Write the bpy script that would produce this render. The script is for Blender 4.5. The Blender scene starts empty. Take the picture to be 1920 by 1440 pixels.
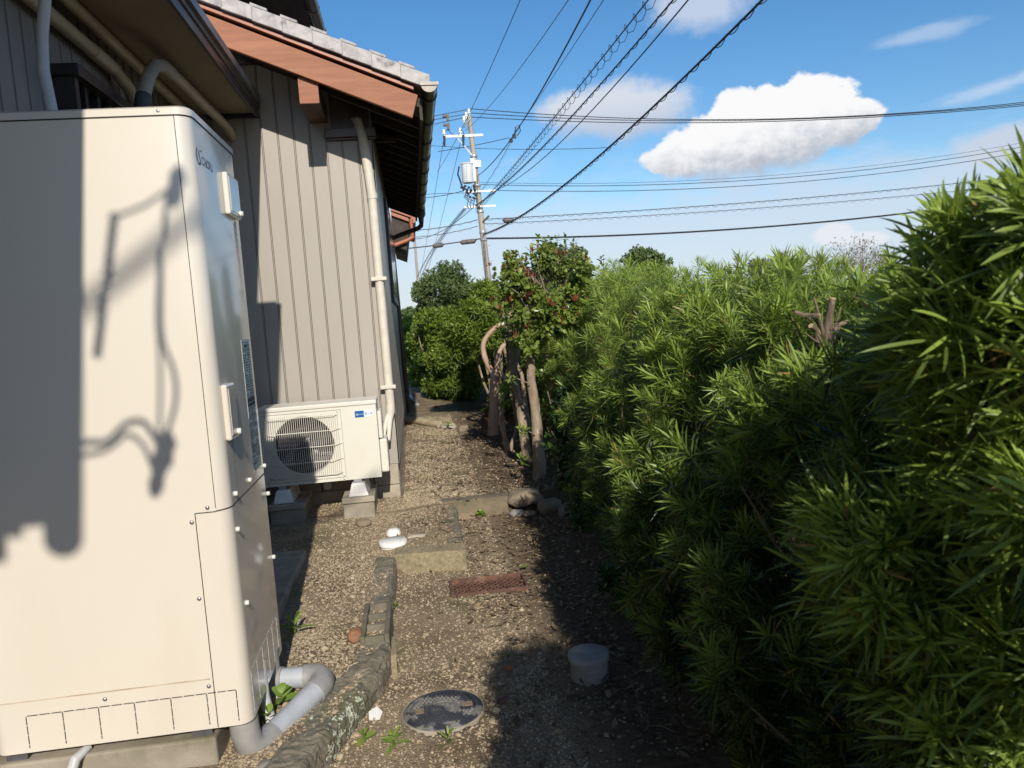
import bpy, bmesh, math, random
import numpy as np
from mathutils import Vector, Matrix, noise as mnoise

random.seed(7)
rng = np.random.default_rng(11)
sc = bpy.context.scene
C = sc.collection
PI = math.pi
R_ = math.radians

# ------------------------------------------------------------------ camera
cam_d = bpy.data.cameras.new('camera')
cam = bpy.data.objects.new('camera', cam_d)
C.objects.link(cam)
cam_d.sensor_width = 36.0
cam_d.lens = 27.0
cam_d.clip_start = 0.02
cam_d.clip_end = 3000
cr = Vector((0.98900, -0.12969, -0.07109))
cu = Vector((0.08170, 0.07839, 0.99357))
cf = Vector((0.12328, 0.98845, -0.08812))
m3 = Matrix((cr, cu, -cf)).transposed()
cam.matrix_world = Matrix.Translation((0, 0, 1.40)) @ m3.to_4x4()
cam_d.dof.use_dof = True
cam_d.dof.focus_distance = 4.6
cam_d.dof.aperture_fstop = 7.5
sc.camera = cam

# ------------------------------------------------------------------ exposure
sc.view_settings.view_transform = 'Standard'
sc.view_settings.look = 'None'
sc.view_settings.gamma = 1.0
sc.view_settings.use_curve_mapping = False
sc.view_settings.exposure = 0.0

# ------------------------------------------------------------------ sun
L = Vector((-0.068, 1.0, -0.585)).normalized()
sun_d = bpy.data.lights.new('sun', 'SUN')
sun_d.energy = 5.0
sun_d.angle = R_(0.53)
sun_d.color = (1.0, 0.93, 0.82)
sun = bpy.data.objects.new('sun', sun_d)
C.objects.link(sun)
sun.location = (3, -10, 12)
sun.rotation_euler = L.to_track_quat('-Z', 'Y').to_euler()

# ------------------------------------------------------------------ sky
world = bpy.data.worlds.new('World')
sc.world = world
world.use_nodes = True
WT = world.node_tree
WN, WL = WT.nodes, WT.links
SKY_STRENGTH = 0.135


def wm(op, a, b=None, c=None, clamp=False):
    n = WN.new('ShaderNodeMath')
    n.operation = op
    n.use_clamp = clamp
    for i, v in enumerate((a, b, c)):
        if v is None:
            continue
        if isinstance(v, (int, float)):
            n.inputs[i].default_value = v
        else:
            WL.new(v, n.inputs[i])
    return n.outputs[0]


def wmix(fac, a, b):
    n = WN.new('ShaderNodeMix')
    n.data_type = 'RGBA'
    for sock, v in ((n.inputs['Factor'], fac), (n.inputs[6], a), (n.inputs[7], b)):
        if isinstance(v, (int, float)):
            sock.default_value = v
        elif isinstance(v, tuple):
            sock.default_value = (*v, 1.0)
        else:
            WL.new(v, sock)
    return n.outputs[2]


def wsmooth(x, lo, hi):
    n = WN.new('ShaderNodeMapRange')
    n.interpolation_type = 'SMOOTHSTEP'
    n.inputs['From Min'].default_value = lo
    n.inputs['From Max'].default_value = hi
    WL.new(x, n.inputs['Value'])
    return n.outputs[0]


sky = WN.new('ShaderNodeTexSky')
sky.sky_type = 'NISHITA'
sky.sun_disc = False
sky.sun_elevation = R_(30.3)
sky.sun_rotation = R_(176.1)
sky.altitude = 50
sky.air_density = 1.0
sky.dust_density = 0.4
sky.ozone_density = 2.2
tcw = WN.new('ShaderNodeTexCoord')
sepw = WN.new('ShaderNodeSeparateXYZ')
WL.new(tcw.outputs['Generated'], sepw.inputs[0])
AZ = wm('MULTIPLY', wm('ARCTAN2', sepw.outputs[0], sepw.outputs[1]), 180 / PI)
EL = wm('MULTIPLY', wm('ARCSINE', sepw.outputs[2]), 180 / PI)


def wnoise(scale, detail, rough, sx=1.0, sy=1.0, off=0.0, dist=0.0):
    cmb = WN.new('ShaderNodeCombineXYZ')
    WL.new(wm('MULTIPLY', AZ, sx), cmb.inputs[0])
    WL.new(wm('MULTIPLY', EL, sy), cmb.inputs[1])
    cmb.inputs[2].default_value = off
    n = WN.new('ShaderNodeTexNoise')
    n.inputs['Scale'].default_value = scale
    n.inputs['Detail'].default_value = detail
    n.inputs['Roughness'].default_value = rough
    n.inputs['Distortion'].default_value = dist
    WL.new(cmb.outputs[0], n.inputs['Vector'])
    return n.outputs[0]


def blob(az, el, wa, we, tilt=0.0):
    """1 at the centre falling to 0 on the ellipse, in degrees of azimuth / elevation."""
    da = wm('SUBTRACT', AZ, az)
    de = wm('SUBTRACT', EL, wm('ADD', wm('MULTIPLY', da, tilt), el))
    q = wm('ADD', wm('POWER', wm('DIVIDE', da, wa), 2.0), wm('POWER', wm('DIVIDE', de, we), 2.0))
    return wm('SUBTRACT', 1.0, wm('SQRT', q))


nA = wnoise(0.50, 8, 0.58, 1.0, 1.25, 3.1)
nB = wnoise(0.26, 6, 0.62, 0.5, 1.5, 9.7)
nC = wnoise(0.9, 5, 0.6, 1.0, 1.2, 5.0)
nS = wnoise(0.24, 5, 0.6, 1.0, 1.7, 1.0)
nAc = wm('SUBTRACT', nA, 0.5)
nBc = wm('SUBTRACT', nB, 0.5)


def cmax(*a):
    o = a[0]
    for b in a[1:]:
        o = wm('MAXIMUM', o, b)
    return o


cum = cmax(blob(25.2, 10.8, 6.8, 2.7, 0.03), blob(28.4, 12.0, 4.2, 2.6), blob(24.4, 12.4, 2.5, 1.9), blob(30.6, 11.2, 3.2, 1.8), blob(20.8, 10.2, 3.4, 1.6), blob(26.6, 12.9, 1.8, 1.4))
cum_f = wm('ADD', cum, wm('MULTIPLY', nAc, 0.85))
cum_edge = wsmooth(wm('SUBTRACT', EL, wm('ADD', 9.4, wm('MULTIPLY', wm('SUBTRACT', AZ, 25.0), 0.05))), -1.0, 0.7)
cum_hard = wsmooth(cum_f, 0.0, 0.17)
cum_soft = wsmooth(cum_f, -0.06, 0.45)
cum_mask = wm('ADD', wm('MULTIPLY', cum_hard, cum_edge), wm('MULTIPLY', cum_soft, wm('SUBTRACT', 1.0, cum_edge)))
# light from behind the viewer: tops white, bases grey
shade_v = wm('ADD', wm('SUBTRACT', EL, wm('ADD', 10.4, wm('MULTIPLY', wm('SUBTRACT', AZ, 25.0), 0.10))), wm('MULTIPLY', wm('SUBTRACT', nC, 0.5), 3.6))
shade = wsmooth(shade_v, -2.0, 1.3)
soft2 = cmax(blob(16.6, 13.7, 6.2, 2.3, -0.02), blob(13.0, 14.2, 3.0, 1.6))
soft2m = wm('MULTIPLY', wsmooth(wm('ADD', soft2, wm('MULTIPLY', nAc, 0.9)), -0.05, 0.55), 0.9)
topc = wm('MULTIPLY', wsmooth(wm('ADD', blob(22.2, 20.0, 4.0, 2.5), wm('MULTIPLY', nAc, 0.9)), -0.05, 0.6), 0.75)
rightc = wm('MULTIPLY', wsmooth(wm('ADD', blob(40.8, 8.3, 4.2, 1.5), wm('MULTIPLY', nAc, 0.9)), 0.0, 0.5), 0.8)
w1 = wm('MULTIPLY', wsmooth(wm('ADD', blob(35.0, 15.4, 4.2, 0.65, 0.03), wm('MULTIPLY', nBc, 2.4)), 0.1, 0.9), 0.34)
w2 = wm('MULTIPLY', wsmooth(wm('ADD', blob(40.0, 11.7, 6.5, 0.7, 0.14), wm('MULTIPLY', nBc, 2.6)), 0.1, 0.9), 0.45)
small = wsmooth(wm('ADD', cmax(blob(30.3, 3.9, 1.6, 0.9), blob(32.0, 3.4, 2.0, 0.6)), wm('MULTIPLY', nAc, 0.7)), 0.0, 0.35)
# stratus veil filling the lower sky all the way round
veil = wm('MULTIPLY', wsmooth(wm('SUBTRACT', wm('ADD', 9.6, wm('MULTIPLY', nBc, 10.0)), EL), -1.0, 4.0), 0.80)
far_cum = wm('MULTIPLY', wsmooth(nS, 0.60, 0.78), wsmooth(wm('ABSOLUTE', wm('SUBTRACT', AZ, 20.0)), 45.0, 60.0))
far_cum = wm('MULTIPLY', far_cum, wm('MULTIPLY', wsmooth(EL, 2.0, 10.0), wm('SUBTRACT', 1.0, wsmooth(EL, 40.0, 60.0))))
hsv = WN.new('ShaderNodeHueSaturation')
hsv.inputs['Saturation'].default_value = 1.30
WL.new(sky.outputs[0], hsv.inputs['Color'])
K = 1.0 / SKY_STRENGTH


def cc(r, g, b):
    return (r * K, g * K, b * K)


col = hsv.outputs[0]
col = wmix(veil, col, cc(0.62, 0.71, 0.85))
col = wmix(small, col, cc(0.80, 0.84, 0.90))
col = wmix(cmax(w1, w2), col, cc(0.78, 0.84, 0.92))
col = wmix(soft2m, col, wmix(wsmooth(EL, 11.6, 15.0), cc(0.50, 0.57, 0.70), cc(0.74, 0.77, 0.83)))
col = wmix(topc, col, cc(0.66, 0.72, 0.84))
col = wmix(rightc, col, cc(0.62, 0.67, 0.77))
col = wmix(cum_mask, col, wmix(shade, cc(0.46, 0.50, 0.58), cc(0.96, 0.96, 0.97)))
col = wmix(far_cum, col, cc(0.80, 0.82, 0.86))
bg = WN['Background']
bg.inputs[1].default_value = SKY_STRENGTH
WL.new(col, bg.inputs[0])


# ------------------------------------------------------------------ materials
MATS = {}


def mat(name, c1, c2=None, rough=0.6, scale=6.0, detail=6.0, lo=0.35, hi=0.65, bump=0.0, bscale=60.0,
        metallic=0.0, coat=0.0, spec=0.5, c3=None, s3=2.0, lo3=0.55, hi3=0.7, stretch=(1, 1, 1), bdist=0.004, roughvar=0.0):
    m = bpy.data.materials.new(name)
    m.use_nodes = True
    N, K_ = m.node_tree.nodes, m.node_tree.links
    b = N['Principled BSDF']
    b.inputs['Roughness'].default_value = rough
    b.inputs['Metallic'].default_value = metallic
    b.inputs['Coat Weight'].default_value = coat
    b.inputs['Coat Roughness'].default_value = 0.10
    b.inputs['Coat IOR'].default_value = 1.75
    b.inputs['Specular IOR Level'].default_value = spec
    tc = N.new('ShaderNodeTexCoord')
    mp = N.new('ShaderNodeMapping')
    mp.inputs['Scale'].default_value = stretch
    K_.new(tc.outputs['Object'], mp.inputs[0])

    def nz(s, d=detail, r=0.6):
        n = N.new('ShaderNodeTexNoise')
        n.inputs['Scale'].default_value = s
        n.inputs['Detail'].default_value = d
        n.inputs['Roughness'].default_value = r
        K_.new(mp.outputs[0], n.inputs['Vector'])
        return n.outputs[0]

    def rng_(x, a, bb):
        n = N.new('ShaderNodeMapRange')
        n.interpolation_type = 'SMOOTHSTEP'
        n.inputs['From Min'].default_value = a
        n.inputs['From Max'].default_value = bb
        K_.new(x, n.inputs['Value'])
        return n.outputs[0]

    def mix(f, a, bb):
        n = N.new('ShaderNodeMix')
        n.data_type = 'RGBA'
        K_.new(f, n.inputs['Factor'])
        for s_, v in ((n.inputs[6], a), (n.inputs[7], bb)):
            if isinstance(v, tuple):
                s_.default_value = (*v, 1)
            else:
                K_.new(v, s_)
        return n.outputs[2]
    if c2 is None:
        b.inputs['Base Color'].default_value = (*c1, 1)
    else:
        base = mix(rng_(nz(scale), lo, hi), c1, c2)
        if c3 is not None:
            base = mix(rng_(nz(s3), lo3, hi3), base, c3)
        K_.new(base, b.inputs['Base Color'])
    if roughvar:
        n = N.new('ShaderNodeMapRange')
        n.inputs['To Min'].default_value = max(0.05, rough - roughvar)
        n.inputs['To Max'].default_value = min(1, rough + roughvar)
        K_.new(nz(scale * 1.7), n.inputs['Value'])
        K_.new(n.outputs[0], b.inputs['Roughness'])
    if bump:
        bp = N.new('ShaderNodeBump')
        bp.inputs['Strength'].default_value = bump
        bp.inputs['Distance'].default_value = bdist
        K_.new(nz(bscale, 5), bp.inputs['Height'])
        K_.new(bp.outputs[0], b.inputs['Normal'])
    MATS[name] = m
    return m


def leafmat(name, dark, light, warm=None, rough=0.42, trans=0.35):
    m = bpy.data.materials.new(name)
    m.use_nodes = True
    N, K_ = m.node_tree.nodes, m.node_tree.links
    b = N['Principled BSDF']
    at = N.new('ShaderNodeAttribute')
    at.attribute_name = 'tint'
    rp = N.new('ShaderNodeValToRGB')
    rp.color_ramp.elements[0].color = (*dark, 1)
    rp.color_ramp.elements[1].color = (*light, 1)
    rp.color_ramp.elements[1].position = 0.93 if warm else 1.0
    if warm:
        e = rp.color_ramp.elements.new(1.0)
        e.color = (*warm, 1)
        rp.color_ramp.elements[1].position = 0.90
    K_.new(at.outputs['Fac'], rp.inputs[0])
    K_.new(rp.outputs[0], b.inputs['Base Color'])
    b.inputs['Roughness'].default_value = rough
    b.inputs['Specular IOR Level'].default_value = 0.42
    tr = N.new('ShaderNodeBsdfTranslucent')
    hs = N.new('ShaderNodeHueSaturation')
    hs.inputs['Hue'].default_value = 0.485
    hs.inputs['Saturation'].default_value = 1.1
    hs.inputs['Value'].default_value = 1.25
    K_.new(rp.outputs[0], hs.inputs['Color'])
    K_.new(hs.outputs[0], tr.inputs['Color'])
    mx = N.new('ShaderNodeMixShader')
    mx.inputs[0].default_value = trans
    K_.new(b.outputs[0], mx.inputs[1])
    K_.new(tr.outputs[0], mx.inputs[2])
    K_.new(mx.outputs[0], N['Material Output'].inputs['Surface'])
    MATS[name] = m
    return m


M = {}
M['cream'] = mat('cream_enamel', (0.655, 0.60, 0.52), (0.635, 0.58, 0.495), c3=(0.61, 0.55, 0.46), s3=2.6, lo3=0.52, hi3=0.75, stretch=(1, 1, 0.35), rough=0.35, scale=1.2, coat=0.7, bump=0.03, bscale=3, roughvar=0.08, bdist=0.01)
M['creamdirt'] = mat('cream_enamel_streak', (0.36, 0.27, 0.17), (0.52, 0.44, 0.34), rough=0.6, scale=25, stretch=(0.4, 1, 1))
M['ac'] = mat('ac_paint', (0.66, 0.64, 0.56), (0.63, 0.605, 0.525), rough=0.42, scale=3)
M['acdark'] = mat('ac_fan_dark', (0.035, 0.028, 0.032), (0.06, 0.05, 0.055), rough=0.5, scale=20)
M['gap'] = mat('dark_gap', (0.012, 0.011, 0.010), rough=0.9)
M['siding'] = mat('taupe_siding', (0.355, 0.322, 0.278), (0.325, 0.293, 0.252), rough=0.45, scale=1.6, c3=(0.38, 0.345, 0.30), s3=0.9, stretch=(1, 1, 0.35), bump=0.04, bscale=40, roughvar=0.1)
M['siding2'] = mat('grey_siding', (0.21, 0.20, 0.195), (0.25, 0.24, 0.235), rough=0.42, scale=2, stretch=(1, 1, 0.3))
M['redwood'] = mat('redbrown_painted_wood', (0.295, 0.105, 0.042), (0.24, 0.082, 0.033), rough=0.6, scale=14, c3=(0.33, 0.13, 0.058), s3=3, stretch=(0.25, 1, 2.2), bump=0.35, bscale=26, bdist=0.003)
M['redpaint'] = mat('redbrown_trim', (0.36, 0.12, 0.06), (0.30, 0.10, 0.05), rough=0.4, scale=5)
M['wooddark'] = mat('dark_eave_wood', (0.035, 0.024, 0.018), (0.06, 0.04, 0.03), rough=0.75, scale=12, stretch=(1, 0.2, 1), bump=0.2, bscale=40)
M['beamside'] = mat('weathered_beam', (0.12, 0.07, 0.04), (0.05, 0.03, 0.02), rough=0.8, scale=9, stretch=(1, 0.2, 1), bump=0.3)
M['tile'] = mat('silver_grey_roof_tile', (0.385, 0.36, 0.345), (0.26, 0.245, 0.24), rough=0.5, scale=16, c3=(0.11, 0.10, 0.10), s3=7, lo3=0.55, hi3=0.68, bump=0.25, bscale=45, roughvar=0.15)
M['tiledark'] = mat('dark_roof_tile', (0.20, 0.20, 0.21), (0.12, 0.12, 0.13), rough=0.4, scale=6, c3=(0.4, 0.38, 0.36), s3=8, lo3=0.62, hi3=0.72)
M['gutter'] = mat('brown_gutter', (0.055, 0.036, 0.026), (0.085, 0.058, 0.042), rough=0.3, scale=9, stretch=(1, 0.25, 1), roughvar=0.1)
M['gutterlit'] = mat('sunlit_gutter_cap', (0.36, 0.31, 0.26), (0.28, 0.24, 0.2), rough=0.4, scale=20)  # paler than the gutter: bright sun on the end cap put into the colour
M['blackmetal'] = mat('black_metal', (0.020, 0.019, 0.020), (0.03, 0.03, 0.032), rough=0.4, scale=9)
M['flash'] = mat('brown_flashing', (0.075, 0.058, 0.048), (0.10, 0.08, 0.07), rough=0.35, scale=7)
M['soffit'] = mat('tan_soffit_board', (0.28, 0.225, 0.14), (0.25, 0.20, 0.125), rough=0.7, scale=2.5)
M['fascia'] = mat('dark_brown_fascia', (0.045, 0.036, 0.034), (0.085, 0.07, 0.065), rough=0.38, scale=11, stretch=(1, 0.3, 1))
M['conduit'] = mat('beige_conduit', (0.42, 0.36, 0.25), (0.36, 0.31, 0.21), rough=0.5, scale=9)
M['ptape'] = mat('taupe_pipe_wrap', (0.36, 0.33, 0.27), (0.31, 0.28, 0.23), rough=0.6, scale=22)
M['pdark'] = mat('dark_foam_sleeve', (0.055, 0.055, 0.058), (0.08, 0.08, 0.085), rough=0.7, scale=22)
M['pgrey'] = mat('pale_grey_hose', (0.50, 0.50, 0.49), (0.44, 0.44, 0.44), rough=0.45, scale=9)
M['duct'] = mat('ivory_pipe_cover', (0.64, 0.59, 0.50), (0.57, 0.52, 0.43), rough=0.55, scale=14, bump=0.12, bscale=120)
M['white'] = mat('white_plastic', (0.80, 0.79, 0.76), (0.74, 0.73, 0.70), rough=0.4, scale=9)
M['whitecap'] = mat('white_cap', (0.78, 0.765, 0.73), (0.60, 0.58, 0.54), rough=0.55, scale=40, lo=0.45, hi=0.8)
M['pvc'] = mat('grey_pvc', (0.40, 0.42, 0.455), (0.35, 0.37, 0.40), rough=0.34, scale=12, c3=(0.34, 0.33, 0.31), s3=7, lo3=0.62, hi3=0.75)
M['pvcfit'] = mat('grey_pvc_fitting', (0.30, 0.295, 0.285), (0.25, 0.245, 0.235), rough=0.4, scale=16)
M['pvcold'] = mat('weathered_pvc', (0.36, 0.355, 0.35), (0.26, 0.25, 0.235), rough=0.6, scale=12, c3=(0.17, 0.14, 0.10), s3=9, lo3=0.6, hi3=0.74)
M['hosebeige'] = mat('beige_pvc_pipe', (0.44, 0.36, 0.25), (0.34, 0.28, 0.19), rough=0.6, scale=12)
M['screw'] = mat('steel_screw', (0.36, 0.35, 0.34), rough=0.3, metallic=0.7)
M['chrome'] = mat('galvanised', (0.52, 0.53, 0.54), (0.40, 0.41, 0.42), rough=0.4, metallic=0.6, scale=12)
M['ink'] = mat('printed_navy_ink', (0.12, 0.15, 0.24), rough=0.5)
M['black'] = mat('black_ink', (0.025, 0.023, 0.020), rough=0.6)
M['blue'] = mat('blue_print', (0.012, 0.11, 0.36), (0.01, 0.09, 0.30), rough=0.35, scale=30)
M['badgewhite'] = mat('badge_white', (0.74, 0.80, 0.82), rough=0.35)
M['badgegrey'] = mat('badge_grey_ink', (0.16, 0.20, 0.26), rough=0.5)
M['concrete'] = mat('grey_concrete', (0.33, 0.29, 0.23), (0.25, 0.22, 0.17), rough=0.9, scale=7, c3=(0.16, 0.145, 0.085), s3=4.0, lo3=0.5, hi3=0.7, bump=0.5, bscale=90, bdist=0.004)
M['concpale'] = mat('pale_concrete_block', (0.40, 0.35, 0.275), (0.33, 0.29, 0.225), rough=0.9, scale=9, c3=(0.30, 0.26, 0.20), s3=5, bump=0.4, bscale=130)
M['concmoss'] = mat('mossy_concrete', (0.20, 0.175, 0.13), (0.125, 0.112, 0.085), rough=0.95, scale=9, c3=(0.115, 0.115, 0.06), s3=5.0, lo3=0.50, hi3=0.68, bump=0.9, bscale=60, bdist=0.008)
M['concsand'] = mat('sandy_concrete_slab', (0.32, 0.265, 0.165), (0.22, 0.18, 0.11), rough=0.95, scale=60, c3=(0.15, 0.13, 0.085), s3=6.5, lo3=0.5, hi3=0.66, bump=0.8, bscale=110, bdist=0.004)
M['sump'] = mat('dark_sump_soil', (0.07, 0.045, 0.03), (0.12, 0.08, 0.055), rough=0.9, scale=50, bump=0.5)  # soil darker than the path, for the floor of the grate
M['riser'] = mat('brown_weathered_concrete', (0.20, 0.165, 0.11), (0.15, 0.125, 0.085), rough=0.95, scale=9, c3=(0.11, 0.10, 0.06), s3=5, bump=0.8, bscale=90, bdist=0.004)
M['lichen'] = mat('white_flaking_lichen', (0.52, 0.55, 0.44), (0.38, 0.42, 0.29), rough=0.9, scale=45)
M['rust'] = mat('rusty_iron', (0.15, 0.072, 0.045), (0.085, 0.045, 0.034), rough=0.85, scale=22, c3=(0.24, 0.135, 0.09), s3=14, bump=0.4, bscale=120)
M['iron'] = mat('blue_black_cast_iron', (0.030, 0.032, 0.040), (0.05, 0.053, 0.064), rough=0.42, scale=18, c3=(0.19, 0.18, 0.165), s3=9, lo3=0.49, hi3=0.56, bump=0.2, bscale=90)
M['rock'] = mat('brown_stone', (0.26, 0.215, 0.15), (0.19, 0.155, 0.105), rough=0.9, scale=7, c3=(0.12, 0.105, 0.075), s3=4, bump=0.7, bscale=30, bdist=0.01)
M['rockgrey'] = mat('grey_stone', (0.24, 0.23, 0.215), (0.16, 0.15, 0.14), rough=0.9, scale=9, bump=0.6, bscale=40, bdist=0.01)
M['brick'] = mat('orange_brick', (0.36, 0.15, 0.07), (0.22, 0.12, 0.07), rough=0.9, scale=20, bump=0.4)
M['bark'] = mat('pale_bark', (0.32, 0.25, 0.18), (0.19, 0.145, 0.10), rough=0.9, scale=14, c3=(0.48, 0.43, 0.35), s3=22, lo3=0.56, hi3=0.64, stretch=(1, 1, 0.35), bump=0.7, bscale=50, bdist=0.008)
M['stump'] = mat('weathered_stump_bark', (0.22, 0.165, 0.115), (0.095, 0.07, 0.05), rough=0.95, scale=26, c3=(0.34, 0.26, 0.18), s3=40, lo3=0.58, hi3=0.68, stretch=(1, 1, 0.3), bump=1.0, bscale=90, bdist=0.006)
M['barkpink'] = mat('smooth_pink_bark', (0.43, 0.29, 0.215), (0.36, 0.24, 0.17), rough=0.7, scale=9, c3=(0.5, 0.40, 0.31), s3=11, stretch=(1, 1, 0.4), bump=0.3, bscale=40)
M['twig'] = mat('brown_twig', (0.15, 0.105, 0.07), (0.22, 0.16, 0.11), rough=0.9, scale=20)
M['cutwood'] = mat('cut_wood_face', (0.58, 0.42, 0.27), (0.48, 0.33, 0.20), rough=0.8, scale=30)
M['pole'] = mat('concrete_pole', (0.37, 0.33, 0.27), (0.28, 0.25, 0.205), rough=0.85, scale=2, stretch=(1, 1, 0.3), c3=(0.17, 0.15, 0.13), s3=2.5, lo3=0.58, hi3=0.72)
M['cable'] = mat('black_cable', (0.018, 0.02, 0.026), rough=0.6)
M['closure'] = mat('grey_brown_closure', (0.10, 0.085, 0.08), rough=0.6)
M['porc'] = mat('white_porcelain', (0.78, 0.78, 0.77), rough=0.25)
M['trafo'] = mat('light_grey_transformer', (0.60, 0.62, 0.63), rough=0.4)
M['glass'] = mat('dark_window', (0.01, 0.011, 0.013), rough=0.08)
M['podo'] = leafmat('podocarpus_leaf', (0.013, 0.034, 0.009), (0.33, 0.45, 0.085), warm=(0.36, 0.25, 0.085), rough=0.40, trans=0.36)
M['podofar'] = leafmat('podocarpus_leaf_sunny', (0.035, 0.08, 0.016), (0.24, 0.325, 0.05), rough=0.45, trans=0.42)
M['boxleaf'] = leafmat('small_glossy_leaf', (0.045, 0.095, 0.016), (0.24, 0.32, 0.045), rough=0.4, trans=0.4)
M['sasanqua'] = leafmat('broad_leaf', (0.055, 0.10, 0.022), (0.23, 0.30, 0.06), warm=(0.36, 0.13, 0.06), rough=0.33, trans=0.3)
M['redleaf'] = leafmat('red_young_leaf', (0.16, 0.035, 0.028), (0.34, 0.10, 0.06), rough=0.4, trans=0.3)
M['camellia'] = leafmat('dark_camellia_leaf', (0.018, 0.045, 0.014), (0.045, 0.095, 0.025), rough=0.22, trans=0.12)
M['treefar'] = leafmat('far_tree_leaf', (0.045, 0.085, 0.025), (0.15, 0.205, 0.06), rough=0.6, trans=0.2)
M['cypress'] = leafmat('cypress_leaf', (0.055, 0.105, 0.02), (0.13, 0.20, 0.035), rough=0.6, trans=0.2)
M['olive'] = leafmat('thin_autumn_leaf', (0.10, 0.095, 0.05), (0.21, 0.185, 0.09), rough=0.6, trans=0.25)
M['weed'] = leafmat('weed_leaf', (0.10, 0.20, 0.03), (0.26, 0.36, 0.07), rough=0.5, trans=0.35)
M['litter'] = leafmat('dry_litter', (0.085, 0.06, 0.038), (0.27, 0.195, 0.115), rough=0.85, trans=0.05)


def pebble_mat():
    m = bpy.data.materials.new('gravel_stone')
    m.use_nodes = True
    N, K_ = m.node_tree.nodes, m.node_tree.links
    b = N['Principled BSDF']
    at = N.new('ShaderNodeAttribute')
    at.attribute_name = 'tint'
    rp = N.new('ShaderNodeValToRGB')
    cr_ = rp.color_ramp
    cols = [(0.0, (0.27, 0.20, 0.125)), (0.3, (0.345, 0.27, 0.175)), (0.55, (0.395, 0.315, 0.21)), (0.8, (0.45, 0.37, 0.255)), (0.95, (0.50, 0.435, 0.33)), (1.0, (0.64, 0.585, 0.50))]
    cr_.elements[0].position, cr_.elements[0].color = cols[0][0], (*cols[0][1], 1)
    cr_.elements[1].position, cr_.elements[1].color = cols[-1][0], (*cols[-1][1], 1)
    for p_, c_ in cols[1:-1]:
        e = cr_.elements.new(p_)
        e.color = (*c_, 1)
    K_.new(at.outputs['Fac'], rp.inputs[0])
    K_.new(rp.outputs[0], b.inputs['Base Color'])
    b.inputs['Roughness'].default_value = 0.85
    return m


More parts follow.
